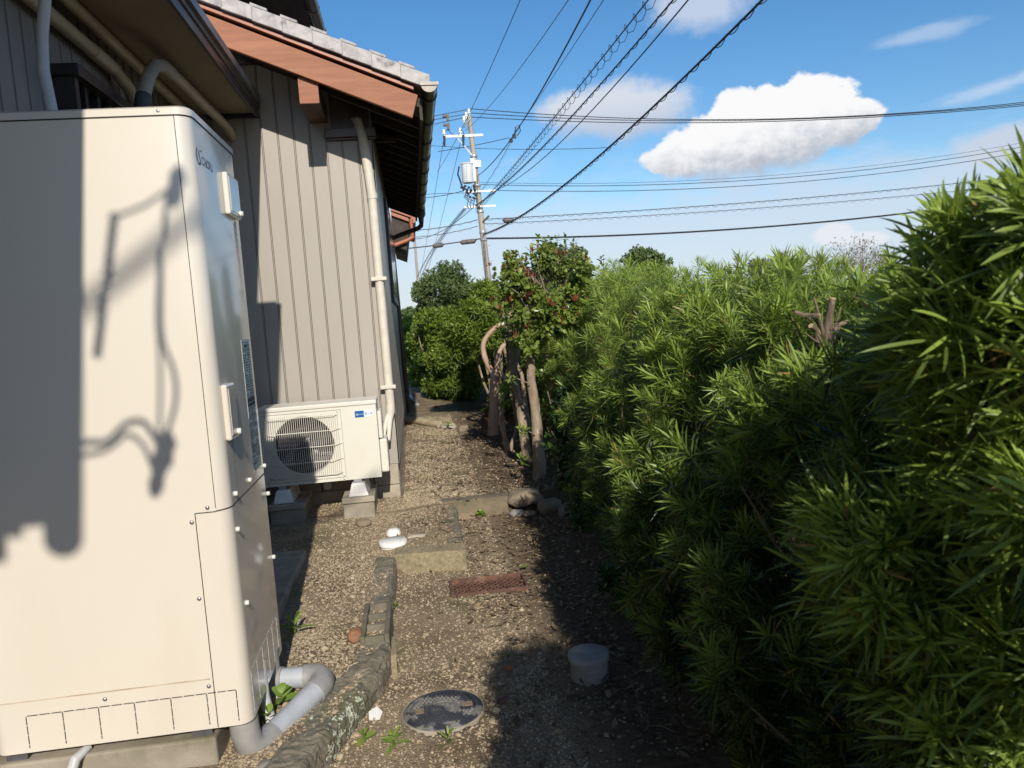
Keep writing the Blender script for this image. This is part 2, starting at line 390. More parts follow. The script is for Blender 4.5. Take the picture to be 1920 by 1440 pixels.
def soil_mat():
    m = bpy.data.materials.new('gravelly_soil')
    m.use_nodes = True
    N, K_ = m.node_tree.nodes, m.node_tree.links
    b = N['Principled BSDF']
    b.inputs['Roughness'].default_value = 0.95
    b.inputs['Specular IOR Level'].default_value = 0.15
    tc = N.new('ShaderNodeTexCoord')

    def vor(s):
        v = N.new('ShaderNodeTexVoronoi')
        v.inputs['Scale'].default_value = s
        K_.new(tc.outputs['Object'], v.inputs['Vector'])
        return v

    def nz(s, d=6):
        n = N.new('ShaderNodeTexNoise')
        n.inputs['Scale'].default_value = s
        n.inputs['Detail'].default_value = d
        K_.new(tc.outputs['Object'], n.inputs['Vector'])
        return n.outputs[0]

    def ramp(x, stops):
        r = N.new('ShaderNodeValToRGB')
        r.color_ramp.elements[0].position, r.color_ramp.elements[0].color = stops[0][0], (*stops[0][1], 1)
        r.color_ramp.elements[1].position, r.color_ramp.elements[1].color = stops[-1][0], (*stops[-1][1], 1)
        for p_, c_ in stops[1:-1]:
            e = r.color_ramp.elements.new(p_)
            e.color = (*c_, 1)
        K_.new(x, r.inputs[0])
        return r.outputs[0]

    def mix(f, a, bb, mode='MIX'):
        n = N.new('ShaderNodeMix')
        n.data_type = 'RGBA'
        n.blend_type = mode
        for s_, v in ((n.inputs['Factor'], f), (n.inputs[6], a), (n.inputs[7], bb)):
            if isinstance(v, tuple):
                s_.default_value = (*v, 1)
            elif isinstance(v, (int, float)):
                s_.default_value = v
            else:
                K_.new(v, s_)
        return n.outputs[2]
    v1, v2 = vor(130), vor(290)
    sx = N.new('ShaderNodeSeparateColor')
    K_.new(v1.outputs['Color'], sx.inputs[0])
    sx2 = N.new('ShaderNodeSeparateColor')
    K_.new(v2.outputs['Color'], sx2.inputs[0])
    g1 = ramp(sx.outputs[0], [(0, (0.23, 0.17, 0.105)), (0.45, (0.335, 0.26, 0.165)), (0.8, (0.40, 0.32, 0.215)), (1, (0.48, 0.41, 0.31))])
    g2 = ramp(sx2.outputs[0], [(0, (0.20, 0.15, 0.092)), (0.6, (0.32, 0.25, 0.16)), (1, (0.43, 0.35, 0.245))])
    gr = mix(0.5, g1, g2)
    pat = ramp(nz(3.2), [(0.40, (0, 0, 0)), (0.66, (1, 1, 1))])
    soil = ramp(nz(40), [(0.3, (0.075, 0.052, 0.034)), (0.7, (0.17, 0.122, 0.075))])
    sp = N.new('ShaderNodeSeparateXYZ')
    K_.new(tc.outputs['Object'], sp.inputs[0])
    mr = N.new('ShaderNodeMapRange')          # leaf mould under the hedge, darkened further to deepen the shadow there
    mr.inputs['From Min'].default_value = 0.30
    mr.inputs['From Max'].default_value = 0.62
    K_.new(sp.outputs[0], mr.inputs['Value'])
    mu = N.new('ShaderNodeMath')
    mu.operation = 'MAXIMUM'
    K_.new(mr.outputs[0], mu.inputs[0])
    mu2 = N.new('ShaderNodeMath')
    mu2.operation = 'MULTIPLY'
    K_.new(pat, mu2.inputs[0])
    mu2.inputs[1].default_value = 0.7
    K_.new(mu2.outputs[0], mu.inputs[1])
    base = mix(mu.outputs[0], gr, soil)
    moss = N.new('ShaderNodeMath')
    moss.operation = 'MULTIPLY'
    K_.new(ramp(nz(2.1, 8), [(0.56, (0, 0, 0)), (0.70, (1, 1, 1))]), moss.inputs[0])
    moss.inputs[1].default_value = 0.55
    base = mix(moss.outputs[0], base, (0.10, 0.105, 0.04))
    K_.new(base, b.inputs['Base Color'])
    bp = N.new('ShaderNodeBump')
    bp.inputs['Strength'].default_value = 0.8
    bp.inputs['Distance'].default_value = 0.006
    bp.invert = True
    ad = N.new('ShaderNodeMath')
    K_.new(v1.outputs['Distance'], ad.inputs[0])
    K_.new(v2.outputs['Distance'], ad.inputs[1])
    K_.new(ad.outputs[0], bp.inputs['Height'])
    K_.new(bp.outputs[0], b.inputs['Normal'])
    return m


M['pebble'] = pebble_mat()
M['soil'] = soil_mat()
M['field'] = mat('far_field', (0.10, 0.12, 0.04), (0.16, 0.14, 0.07), rough=0.95, scale=0.2)


# ------------------------------------------------------------------ builders
def wpos(o):
    p = Vector(o.location)
    while o.parent:
        o = o.parent
        p += Vector(o.location)
    return p


def props(o, label=None, cat=None, group=None, kind=None):
    if label:
        o['label'] = label
    if cat:
        o['category'] = cat
    if group:
        o['group'] = group
    if kind:
        o['kind'] = kind
    return o


def thing(name, label, cat, loc=(0, 0, 0), group=None):
    o = bpy.data.objects.new(name, None)
    C.objects.link(o)
    o.location = loc
    o.empty_display_size = 0.1
    return props(o, label, cat, group)


def link(name, me, mats, parent=None):
    o = bpy.data.objects.new(name, me)
    C.objects.link(o)
    for m in (mats if isinstance(mats, (list, tuple)) else [mats]):
        me.materials.append(m)
    if parent:
        o.parent = parent
        o.location = -wpos(parent)
    return o


class MB:
    def __init__(s):
        s.v, s.f, s.sm, s.mi = [], [], [], []

    def add(s, vs, fs, smooth=False, mi=0):
        o = len(s.v)
        s.v += [tuple(v) for v in vs]
        s.f += [tuple(i + o for i in f) for f in fs]
        s.sm += [smooth] * len(fs)
        s.mi += [mi] * len(fs)
        return s

    def box(s, x0, x1, y0, y1, z0, z1, mi=0):
        vs = [(x, y, z) for z in (z0, z1) for y in (y0, y1) for x in (x0, x1)]
        return s.add(vs, [(0, 2, 3, 1), (4, 5, 7, 6), (0, 1, 5, 4), (2, 6, 7, 3), (0, 4, 6, 2), (1, 3, 7, 5)], False, mi)

    def hexa(s, p, mi=0):
        return s.add(p, [(0, 3, 2, 1), (4, 5, 6, 7), (0, 1, 5, 4), (1, 2, 6, 5), (2, 3, 7, 6), (3, 0, 4, 7)], False, mi)

    def prism(s, poly, axis, a, b, mi=0):
        """poly in the two remaining axes, extruded along axis from a to b"""
        n = len(poly)

        def P(p, t):
            return {'x': (t, p[0], p[1]), 'y': (p[0], t, p[1]), 'z': (p[0], p[1], t)}[axis]
        vs = [P(p, a) for p in poly] + [P(p, b) for p in poly]
        fs = [tuple(range(n - 1, -1, -1)), tuple(range(n, 2 * n))] + [(i, (i + 1) % n, n + (i + 1) % n, n + i) for i in range(n)]
        return s.add(vs, fs, False, mi)

    def tube(s, pts, r, n=8, caps=True, mi=0, smooth=True):
        pts = [Vector(p) for p in pts]
        rs = r if isinstance(r, (list, tuple)) else [r] * len(pts)
        vs, up = [], None
        for i, p in enumerate(pts):
            d = (pts[min(i + 1, len(pts) - 1)] - pts[max(i - 1, 0)]).normalized()
            if up is None:
                up = Vector((0, 0, 1)) if abs(d.z) < 0.9 else Vector((1, 0, 0))
            a = d.cross(up)
            if a.length < 1e-5:
                a = d.orthogonal()
            a.normalize()
            up = a.cross(d).normalized()
            for k in range(n):
                t = 2 * PI * k / n
                vs.append(p + (a * math.cos(t) + up * math.sin(t)) * rs[i])
        m = len(pts)
        fs = [(i * n + k, i * n + (k + 1) % n, (i + 1) * n + (k + 1) % n, (i + 1) * n + k) for i in range(m - 1) for k in range(n)]
        o = len(s.v)
        s.add(vs, fs, smooth, mi)
        if caps:
            s.f += [tuple(o + k for k in range(n - 1, -1, -1)), tuple(o + (m - 1) * n + k for k in range(n))]
            s.sm += [False, False]
            s.mi += [mi, mi]
        return s

    def rough(s, pts, r, n=12, sub=6, amp=0.10, seed=0.0):
        """smooth limb through the points with knots, hollows and uneven girth"""
        P = [Vector(p) for p in pts]
        P = [P[0] * 2 - P[1]] + P + [P[-1] * 2 - P[-2]]
        out, rad = [], []
        for a in range(1, len(P) - 2):
            p0, p1, p2, p3 = P[a - 1], P[a], P[a + 1], P[a + 2]
            for i_ in range(sub):
                t = i_ / sub
                out.append(0.5 * (2 * p1 + (p2 - p0) * t + (2 * p0 - 5 * p1 + 4 * p2 - p3) * t * t + (3 * p1 - p0 - 3 * p2 + p3) * t ** 3))
                rad.append(r[a - 1] + (r[a] - r[a - 1]) * t)
        out.append(P[-2])
        rad.append(r[-1])
        o = len(s.v)
        s.tube(out, rad, n)
        for i_, p in enumerate(out):
            for k in range(n):
                v = Vector(s.v[o + i_ * n + k])
                d = v - p
                f = 1 + amp * (1.6 * mnoise.noise(v * 9 + Vector((seed, 0, 0))) + 0.9 * mnoise.noise(v * 30 + Vector((0, seed, 0))) + 1.3 * max(0, mnoise.noise(v * 16 + Vector((seed, seed, 3))) - 0.25) * 3)
                s.v[o + i_ * n + k] = tuple(p + d * f)
        return s

    def lathe(s, c, axis, prof, n=20, mi=0, smooth=True):
        """prof: list of (radius, along axis)"""
        ax = Vector(axis).normalized()
        a = ax.orthogonal().normalized()
        b = ax.cross(a)
        c = Vector(c)
        vs = [c + ax * h + (a * math.cos(2 * PI * k / n) + b * math.sin(2 * PI * k / n)) * r for r, h in prof for k in range(n)]
        fs = [(i * n + k, i * n + (k + 1) % n, (i + 1) * n + (k + 1) % n, (i + 1) * n + k) for i in range(len(prof) - 1) for k in range(n)]
        o = len(s.v)
        s.add(vs, fs, smooth, mi)
        s.f += [tuple(o + k for k in range(n - 1, -1, -1)), tuple(o + (len(prof) - 1) * n + k for k in range(n))]
        s.sm += [False, False]
        s.mi += [mi, mi]
        return s

    def build(s, name, mats, parent=None, bevel=0.0, seg=2, label=None, kind=None, auto=True):
        me = bpy.data.meshes.new(name)
        me.from_pydata(s.v, [], s.f)
        me.polygons.foreach_set('use_smooth', s.sm)
        me.polygons.foreach_set('material_index', s.mi)
        bm = bmesh.new()
        bm.from_mesh(me)
        bmesh.ops.recalc_face_normals(bm, faces=bm.faces)
        if bevel:
            es = [e for e in bm.edges if len(e.link_faces) == 2 and e.calc_face_angle(0) > 0.6]
            bmesh.ops.bevel(bm, geom=es, offset=bevel, segments=seg, affect='EDGES', profile=0.5, clamp_overlap=True)
        bm.to_mesh(me)
        bm.free()
        if any(s.sm):
            me.set_sharp_from_angle(angle=R_(50))
        me.update()
        o = link(name, me, mats, parent)
        return props(o, label, kind=kind)


def text(name, body, size, loc, right, up, m, parent, extrude=0.0004, align='LEFT'):
    cu_ = bpy.data.curves.new(name, 'FONT')
    cu_.body = body
    cu_.size = size
    cu_.extrude = extrude
    cu_.align_x = align
    tmp_ = bpy.data.objects.new(name, cu_)
    C.objects.link(tmp_)
    bpy.context.view_layer.update()
    me = bpy.data.meshes.new_from_object(tmp_.evaluated_get(bpy.context.evaluated_depsgraph_get()))
    bpy.data.objects.remove(tmp_)
    me.name = name
    me.materials.clear()
    me.materials.append(m)
    o = bpy.data.objects.new(name, me)
    C.objects.link(o)
    r, u = Vector(right).normalized(), Vector(up).normalized()
    mm = Matrix((r, u, r.cross(u))).transposed().to_4x4()
    p = Vector(loc)
    if parent:
        o.parent = parent
        p = p - wpos(parent)
    o.matrix_basis = Matrix.Translation(p) @ mm
    return o


def mesh_np(name, verts, faces, tint=None, smooth=False):
    """verts (N,3) float, faces (M,k) int"""
    me = bpy.data.meshes.new(name)
    nv, (nf, k) = len(verts), faces.shape
    me.vertices.add(nv)
    me.vertices.foreach_set('co', np.ascontiguousarray(verts, dtype=np.float32).ravel())
    me.loops.add(nf * k)
    me.loops.foreach_set('vertex_index', np.ascontiguousarray(faces, dtype=np.int32).ravel())
    me.polygons.add(nf)
    me.polygons.foreach_set('loop_start', np.arange(0, nf * k, k, dtype=np.int32))
    me.polygons.foreach_set('loop_total', np.full(nf, k, dtype=np.int32))
    me.polygons.foreach_set('use_smooth', np.full(nf, smooth))
    if tint is not None:
        at = me.attributes.new('tint', 'FLOAT', 'POINT')
        at.data.foreach_set('value', np.ascontiguousarray(tint, dtype=np.float32))
    me.update(calc_edges=True)
    return me


def nrm(v):
    return v / np.maximum(np.linalg.norm(v, axis=-1, keepdims=True), 1e-9)


def frames(d):
    """rotation matrices (N,3,3) whose third column is d"""
    d = nrm(d)
    h = np.where(np.abs(d[:, 2:3]) < 0.95, np.array([[0, 0, 1.0]]), np.array([[1.0, 0, 0]]))
    a = nrm(np.cross(h, d))
    b = np.cross(d, a)
    t = rng.uniform(0, 2 * PI, (len(d), 1))
    a2 = a * np.cos(t) + b * np.sin(t)
    b2 = np.cross(d, a2)
    return np.stack([a2, b2, d], axis=2)


def strip_leaf(rows, prof, fold=0.0):
    """leaf along +Y, unit length, unit half width; returns verts, quads"""
    vs, fs = [], []
    ncol = 3 if fold else 2
    for i in range(rows + 1):
        t = i / rows
        w = np.interp(t, [p[0] for p in prof], [p[1] for p in prof])
        if fold:
            vs += [(-w, t, fold * w), (0, t, 0), (w, t, fold * w)]
        else:
            vs += [(-w, t, 0), (w, t, 0)]
    for i in range(rows):
        for k in range(ncol - 1):
            a = i * ncol + k
            fs.append((a, a + 1, a + ncol + 1, a + ncol))
    return np.array(vs, float), np.array(fs, int)


PODO = [(0, 0.25), (0.25, 0.85), (0.6, 1.0), (0.85, 0.7), (1.0, 0.08)]
BROAD = [(0, 0.1), (0.2, 0.75), (0.45, 1.0), (0.75, 0.72), (1.0, 0.04)]


def rosette(n, Ln, hw, rows, prof, fold, axis_len, th0, th1, droop, g):
    """leaves spiralling up an axis along +Z; returns verts, quads, per-vertex tint"""
    lv, lf = strip_leaf(rows, prof, fold)
    V, F, T = [], [], []
    for i in range(n):
        q = i / max(1, n - 1)
        ph = i * 2.39996 + g.uniform(-0.35, 0.35)
        th = R_(th1 + (th0 - th1) * q ** 1.2) + g.uniform(-0.16, 0.16)
        ln = Ln * g.uniform(0.72, 1.12) * (1.0 - 0.25 * q * q)
        w = hw * g.uniform(0.85, 1.15)
        t = lv[:, 1]
        dr = droop * g.uniform(0.3, 1.4)
        y = t * ln
        z = -dr * t * t * ln
        p = np.stack([lv[:, 0] * w, y * math.sin(th), y * math.cos(th)], 1)
        # bend away from the axis and keep the width horizontal
        p[:, 1] += z * -0.3 * math.cos(th)
        p[:, 2] += z + lv[:, 2] * w * 0.7
        roll = g.uniform(-0.5, 0.5)
        p[:, 2] += lv[:, 0] * w * math.sin(roll)
        c_, s_ = math.cos(ph), math.sin(ph)
        p = np.stack([p[:, 0] * c_ - p[:, 1] * s_, p[:, 0] * s_ + p[:, 1] * c_, p[:, 2]], 1)
        p[:, 2] += axis_len * (q - 1.0)
        F.append(lf + len(V) * len(lv))
        V.append(p)
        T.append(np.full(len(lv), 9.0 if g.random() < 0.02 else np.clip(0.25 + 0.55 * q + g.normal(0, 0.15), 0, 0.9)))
    return np.concatenate(V), np.concatenate(F), np.concatenate(T)


def scatter(templates, pos, dirs, scl, tsh, warm=0.008):
    """join copies of templates (verts, faces, tint) placed at pos along dirs"""
    V, F, T = [], [], []
    off = 0
    ids = rng.integers(0, len(templates), len(pos))
    Rm = frames(dirs)
    for ti, (tv, tf, tt) in enumerate(templates):
        k = np.where(ids == ti)[0]
        if not len(k):
            continue
        w = np.einsum('nij,mj->nmi', Rm[k], tv) * scl[k][:, None, None] + pos[k][:, None, :]
        V.append(w.reshape(-1, 3))
        F.append((tf[None] + (off + np.arange(len(k)) * len(tv))[:, None, None]).reshape(-1, tf.shape[1]))
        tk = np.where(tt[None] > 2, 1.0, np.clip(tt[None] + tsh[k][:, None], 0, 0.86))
        tk[rng.uniform(0, 1, len(k)) < warm] += 0.14
        T.append(tk.ravel())
        off += len(k) * len(tv)
    return np.concatenate(V), np.concatenate(F), np.concatenate(T)


def vnoise(p, s, seed=0.0):
    return np.array([mnoise.noise(Vector((q[0] * s + seed, q[1] * s + seed * 1.7, q[2] * s - seed))) for q in p])


# ------------------------------------------------------------------ ground
def smooth01(x):
    x = np.clip(x, 0, 1)
    return x * x * (3 - 2 * x)


def kerb_x(y):
    return np.interp(y, [1.5, 2.42, 3.0, 3.2, 4.28, 4.32, 5.36, 5.40], [-0.62, -0.38, -0.19, -0.20, -0.20, 0.20, 0.20, 5.0])


def ground_z(x, y):
    x = np.asarray(x, float)
    y = np.asarray(y, float)
    raised = smooth01((kerb_x(y) - x) / 0.03 + 0.0)
    z = 0.10 * raised
    z = np.where(y > 5.36, 0.115 + 0.0 * x, z)
    bank = smooth01((x - 0.75) / 0.35) * 0.05
    n = 0.012 * np.sin(x * 5.1 + y * 2.3) * np.sin(y * 3.7 - x * 1.9) + 0.006 * np.sin(x * 13 + 1.0) * np.sin(y * 11.0)
    z = z + bank + np.where(y < 20, n, 0)
    inside = (x > 0.10) & (x < 0.475) & (y > 3.835) & (y < 4.03)
    z = np.where(inside, -0.065, z)
    hole = (x - 0.0) ** 2 + (y - 2.68) ** 2 < 0.145 ** 2
    z = np.where(hole, -0.03, z)
    return z


def grid(xs, ys):
    X, Y = np.meshgrid(xs, ys)
    Z = ground_z(X, Y)
    V = np.stack([X.ravel(), Y.ravel(), Z.ravel()], 1)
    nx, ny = len(xs), len(ys)
    i = np.arange((ny - 1) * (nx - 1))
    r, c_ = i // (nx - 1), i % (nx - 1)
    a = r * nx + c_
    return V, np.stack([a, a + 1, a + nx + 1, a + nx], 1)


xs = np.concatenate([[-300, -120, -50, -20, -8, -4, -2.5], np.arange(-1.6, 1.7, 0.025), [2, 2.6, 3.5, 6, 12, 25, 60, 150, 300]])
ys = np.concatenate([[-60, -25, -10, -5, -2, 0.5, 1.2], np.arange(1.8, 6.2, 0.025), np.arange(6.25, 20, 0.25), [21, 24, 30, 45, 70, 110, 180, 300, 600, 1200]])
gv, gf = grid(xs, ys)
g_me = mesh_np('ground', gv, gf, smooth=True)
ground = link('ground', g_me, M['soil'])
props(ground, 'brown gravelly soil of the side yard', kind='structure')


def ico():
    bm = bmesh.new()
    bmesh.ops.create_icosphere(bm, subdivisions=1, radius=1.0)
    v = np.array([x.co[:] for x in bm.verts])
    f = np.array([[x.index for x in p.verts] for p in bm.faces])
    bm.free()
    return v, f


IV, IF = ico()


def blocked(x, y):
    """places where no loose stone lies"""
    b = (x < -0.16) & (x > -1.4) & (y > 5.74)
    b |= (x < -0.70) & (y < 3.05)
    b |= (x < -0.70) & (y < 4.5)
    b |= ((x - 0.0) ** 2 + (y - 2.68) ** 2) < 0.16 ** 2
    b |= (x > 0.085) & (x < 0.49) & (y > 3.81) & (y < 4.055)
    return b


def pebbles(n, y0, y1, x0, x1, s0, s1, keep):
    out = []
    while sum(len(o) for o in out) < n:
        x = rng.uniform(x0, x1, n)
        y = y0 + (y1 - y0) * rng.uniform(0, 1, n) ** 1.35
        ok = ~blocked(x, y) & keep(x, y)
        out.append(np.stack([x[ok], y[ok]], 1))
    p = np.concatenate(out)[:n]
    sz = s0 + (s1 - s0) * rng.uniform(0, 1, n) ** 3.0
    return p, sz


def dens(x, y):
    w = np.where(x > 0.42, 0.14, 1.0) * np.where((x > -0.2) & (y < 5.3), 0.75, 1.0)
    q = np.sin(x * 4.0 + y * 2.2) * np.sin(y * 3.1 - x * 2.7)
    return rng.uniform(0, 1, len(x)) < w * (0.62 + 0.38 * q)


parts_p = [pebbles(44000, 2.2, 5.9, -1.1, 0.95, 0.0016, 0.0066, dens), pebbles(9000, 5.4, 10.5, -0.17, 1.0, 0.004, 0.010, dens), pebbles(260, 2.3, 6.0, -0.9, 0.9, 0.008, 0.018, dens)]
pp = np.concatenate([p for p, _ in parts_p])
ps = np.concatenate([s_ for _, s_ in parts_p])
N_ = len(pp)
pz = ground_z(pp[:, 0], pp[:, 1])
tmpl = []
for k in range(12):
    v = IV * (1 + rng.uniform(-0.28, 0.22, (len(IV), 1))) * np.array([rng.uniform(0.9, 1.4), rng.uniform(0.75, 1.1), rng.uniform(0.45, 0.75)])
    tmpl.append((v, IF, np.full(len(v), 0.5)))
dirs = np.stack([rng.normal(0, 0.25, N_), rng.normal(0, 0.25, N_), np.ones(N_)], 1)
pv, pf, pt = scatter(tmpl, np.stack([pp[:, 0], pp[:, 1], pz + ps * 0.18], 1), dirs, ps, np.clip(rng.normal(-0.03, 0.24, N_), -0.5, 0.49))
gravel = link('gravel', mesh_np('gravel', pv, pf, pt), M['pebble'])
props(gravel, 'loose tan gravel stones strewn over the yard', kind='stuff')

# dry leaf litter, thickest below the hedge
NL = 2600
lx = np.clip(rng.normal(0.62, 0.28, NL), -0.9, 1.3)
ly = rng.uniform(2.2, 8.5, NL)
ok = ~blocked(lx, ly)
lx, ly = lx[ok], ly[ok]
lv_, lf_ = strip_leaf(2, BROAD)
lit_t = []
for k in range(6):
    v = lv_.copy()
    v[:, 0] *= rng.uniform(0.14, 0.3)
    v[:, 2] += (v[:, 1] - 0.5) ** 2 * rng.uniform(-0.6, 0.6)
    lit_t.append((v, lf_, np.full(len(v), 0.45)))
nl = len(lx)
# leaves lie nearly flat: frame third axis = up
qv, qf, qt = scatter(lit_t, np.stack([lx, ly, ground_z(lx, ly) + 0.010], 1), np.stack([rng.normal(0, 0.3, nl), rng.normal(0, 0.3, nl), np.ones(nl)], 1), rng.uniform(0.02, 0.055, nl), rng.normal(0, 0.28, nl))
litter = link('leaf_litter', mesh_np('leaf_litter', qv, qf, qt), M['litter'])
props(litter, 'dry brown leaves scattered along the foot of the hedge', kind='stuff')
bmx = MB()
for k in range(70):
    x, y = float(np.clip(rng.normal(0.55, 0.35), -0.7, 1.1)), float(rng.uniform(2.3, 6.5))
    if blocked(np.array([x]), np.array([y]))[0]:
        continue
    a, l_ = rng.uniform(0, PI), rng.uniform(0.04, 0.16)
    z = float(ground_z(x, y)) + 0.012
    p0 = (x, y, z)
    p1 = (x + math.cos(a) * l_ * 0.5, y + math.sin(a) * l_ * 0.5, z + rng.uniform(0, 0.01))
    p2 = (x + math.cos(a + 0.3) * l_, y + math.sin(a + 0.3) * l_, z)
    bmx.tube([p0, p1, p2], [0.0025, 0.002, 0.001], 4)
tw = bmx.build('fallen_twigs', M['twig'])
props(tw, 'thin dry twigs scattered on the soil', kind='stuff')

# ------------------------------------------------------------------ house
house = thing('house', 'taupe-sided tile-roofed house on the left, with red-brown bargeboard and eaves', 'house', (-1.45, 5.75, 0.1))
WY = 5.75          # front gable wall
WX = -0.17         # side wall along the path
# front wall: vertical planks with a bead between two grooves
MB().box(-1.47, WX - 0.012, WY + 0.0115, WY + 0.08, 0.36, 3.3).build('wall_backing', M['flash'], house)
x1 = WX
k = 0
while x1 > -1.45:
    x0 = max(x1 - 0.111, -1.452)
    top = 2.735 if x1 > -0.49 else 3.28
    b = MB()
    b.box(x0 + 0.0128, x1 - 0.0003, WY, WY + 0.011, 0.365, top)
    b.box(x0 + 0.0032, x0 + 0.0092, WY + 0.0005, WY + 0.011, 0.365, top)
    b.build('siding_plank', M['siding'], house, bevel=0.0012, seg=1)
    x1 = x0
    k += 1
# side wall along the path, seen edge on
MB().box(WX - 0.08, WX - 0.011, WY + 0.085, 13.0, 0.36, 3.0).build('wall_backing', M['gap'], house)
for k in range(65):
    y0 = WY + k * 0.111 + (0.001 if k else 0.0)
    b = MB()
    b.box(WX - 0.010, WX, y0, y0 + 0.097, 0.365, 2.95)
    b.box(WX - 0.010, WX - 0.001, y0 + 0.1015, y0 + 0.1065, 0.365, 2.95)
    b.build('siding_plank', M['siding'], house)
# foundation of concrete blocks
for row in range(2):
    x1 = WX - 0.012
    z0 = 0.05 + row * 0.158
    k = 0
    while x1 > -1.4:
        w = 0.385 if (k or not row) else 0.19
        x0 = max(x1 - w, -1.43)
        MB().box(x0 + 0.004, x1 - 0.002, WY - 0.0, WY + 0.11, z0, z0 + 0.154).build('foundation_block', M['concpale'], house, bevel=0.004, seg=1)
        x1 = x0
        k += 1
    for k in range(8):
        y0 = WY + 0.112 + k * 0.39
        MB().box(WX - 0.12, WX - 0.012, y0 + 0.003, y0 + 0.387, z0, z0 + 0.154).build('foundation_block', M['concpale'], house, bevel=0.004, seg=1)
MB().box(WX - 0.10, WX - 0.02, WY + 3.24, 12.95, 0.05, 0.362).build('foundation_wall', M['concpale'], house)
MB().box(-1.43, -0.22, WY + 0.02, WY + 0.10, 0.05, 0.362).build('foundation_wall', M['gap'], house)
# flashing ledge over the right part of the wall
b = MB()
b.box(-0.497, -0.140, WY - 0.055, WY + 0.02, 2.752, 2.812)
b.box(-0.490, -0.146, WY - 0.03, WY - 0.002, 2.738, 2.750)
b.build('flashing', M['flash'], house, bevel=0.003, seg=1)
b = MB()
b.box(-0.156, -0.142, WY - 0.03, WY + 0.03, 0.37, 2.75)
MB().box(-0.505, -0.455, WY + 0.0, WY + 0.3, 2.815, 3.1).build('eave_post', M['siding2'], house)
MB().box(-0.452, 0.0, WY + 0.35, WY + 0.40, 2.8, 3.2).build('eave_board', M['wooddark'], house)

SL = 0.425
BY = 5.20


def zb(x):
    return 2.735 - SL * (x - 0.12)


# bargeboard, verge strip, beam end
xl = -2.6
b = MB()
b.hexa([(xl, BY, zb(xl)), (0.118, BY, zb(0.118)), (0.118, BY + 0.035, zb(0.118)), (xl, BY + 0.035, zb(xl)),
        (xl, BY, zb(xl) + 0.155), (0.166, BY, zb(0.166) + 0.167), (0.166, BY + 0.035, zb(0.166) + 0.167), (xl, BY + 0.035, zb(xl) + 0.155)])
b.build('bargeboard', M['redwood'], house, bevel=0.003, seg=1)
b = MB()
b.hexa([(xl, BY - 0.03, zb(xl) + 0.180), (0.14, BY - 0.03, zb(0.14) + 0.180), (0.14, BY + 0.03, zb(0.14) + 0.180), (xl, BY + 0.03, zb(xl) + 0.180),
        (xl, BY - 0.03, zb(xl) + 0.205), (0.14, BY - 0.03, zb(0.14) + 0.205), (0.14, BY + 0.03, zb(0.14) + 0.205), (xl, BY + 0.03, zb(xl) + 0.205)])
b.build('verge_strip', M['redpaint'], house, bevel=0.002, seg=1)
b = MB()
b.box(-0.598, -0.472, BY + 0.036, BY + 0.05, 2.862, 3.03)
b.build('beam_end', M['redwood'], house, bevel=0.002, seg=1)
MB().box(-0.595, -0.475, BY + 0.051, WY + 0.3, 2.866, 2.99).build('roof_beam', M['beamside'], house)
# roof deck with its dark underside
b = MB()
y0, y1 = BY - 0.0, 10.35
zt = 0.169
b.hexa([(-2.6, BY + 0.037, zb(-2.6) + 0.10), (0.19, BY + 0.037, zb(0.19) + 0.10), (0.19, y1, zb(0.19) + 0.10), (-2.6, y1, zb(-2.6) + 0.10),
        (-2.6, BY + 0.037, zb(-2.6) + zt), (0.19, BY + 0.037, zb(0.19) + zt), (0.19, y1, zb(0.19) + zt), (-2.6, y1, zb(-2.6) + zt)])
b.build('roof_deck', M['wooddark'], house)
for k in range(17):
    y = BY + 0.33 + k * 0.285
    xa = WX - 0.25
    MB().hexa([(xa, y, zb(xa) + 0.035), (0.165, y, zb(0.165) + 0.035), (0.165, y + 0.045, zb(0.165) + 0.035), (xa, y + 0.045, zb(xa) + 0.035),
               (xa, y, zb(xa) + 0.098), (0.165, y, zb(0.165) + 0.098), (0.165, y + 0.045, zb(0.165) + 0.098), (xa, y + 0.045, zb(xa) + 0.098)]).build('rafter', M['wooddark'], house)
MB().hexa([(0.168, BY + 0.04, zb(0.168) + 0.02), (0.188, BY + 0.04, zb(0.188) + 0.02), (0.188, y1, zb(0.188) + 0.02), (0.168, y1, zb(0.168) + 0.02),
           (0.168, BY + 0.04, zb(0.168) + 0.098), (0.188, BY + 0.04, zb(0.188) + 0.098), (0.188, y1, zb(0.188) + 0.098), (0.168, y1, zb(0.168) + 0.098)]).build('fascia_board', M['wooddark'], house)
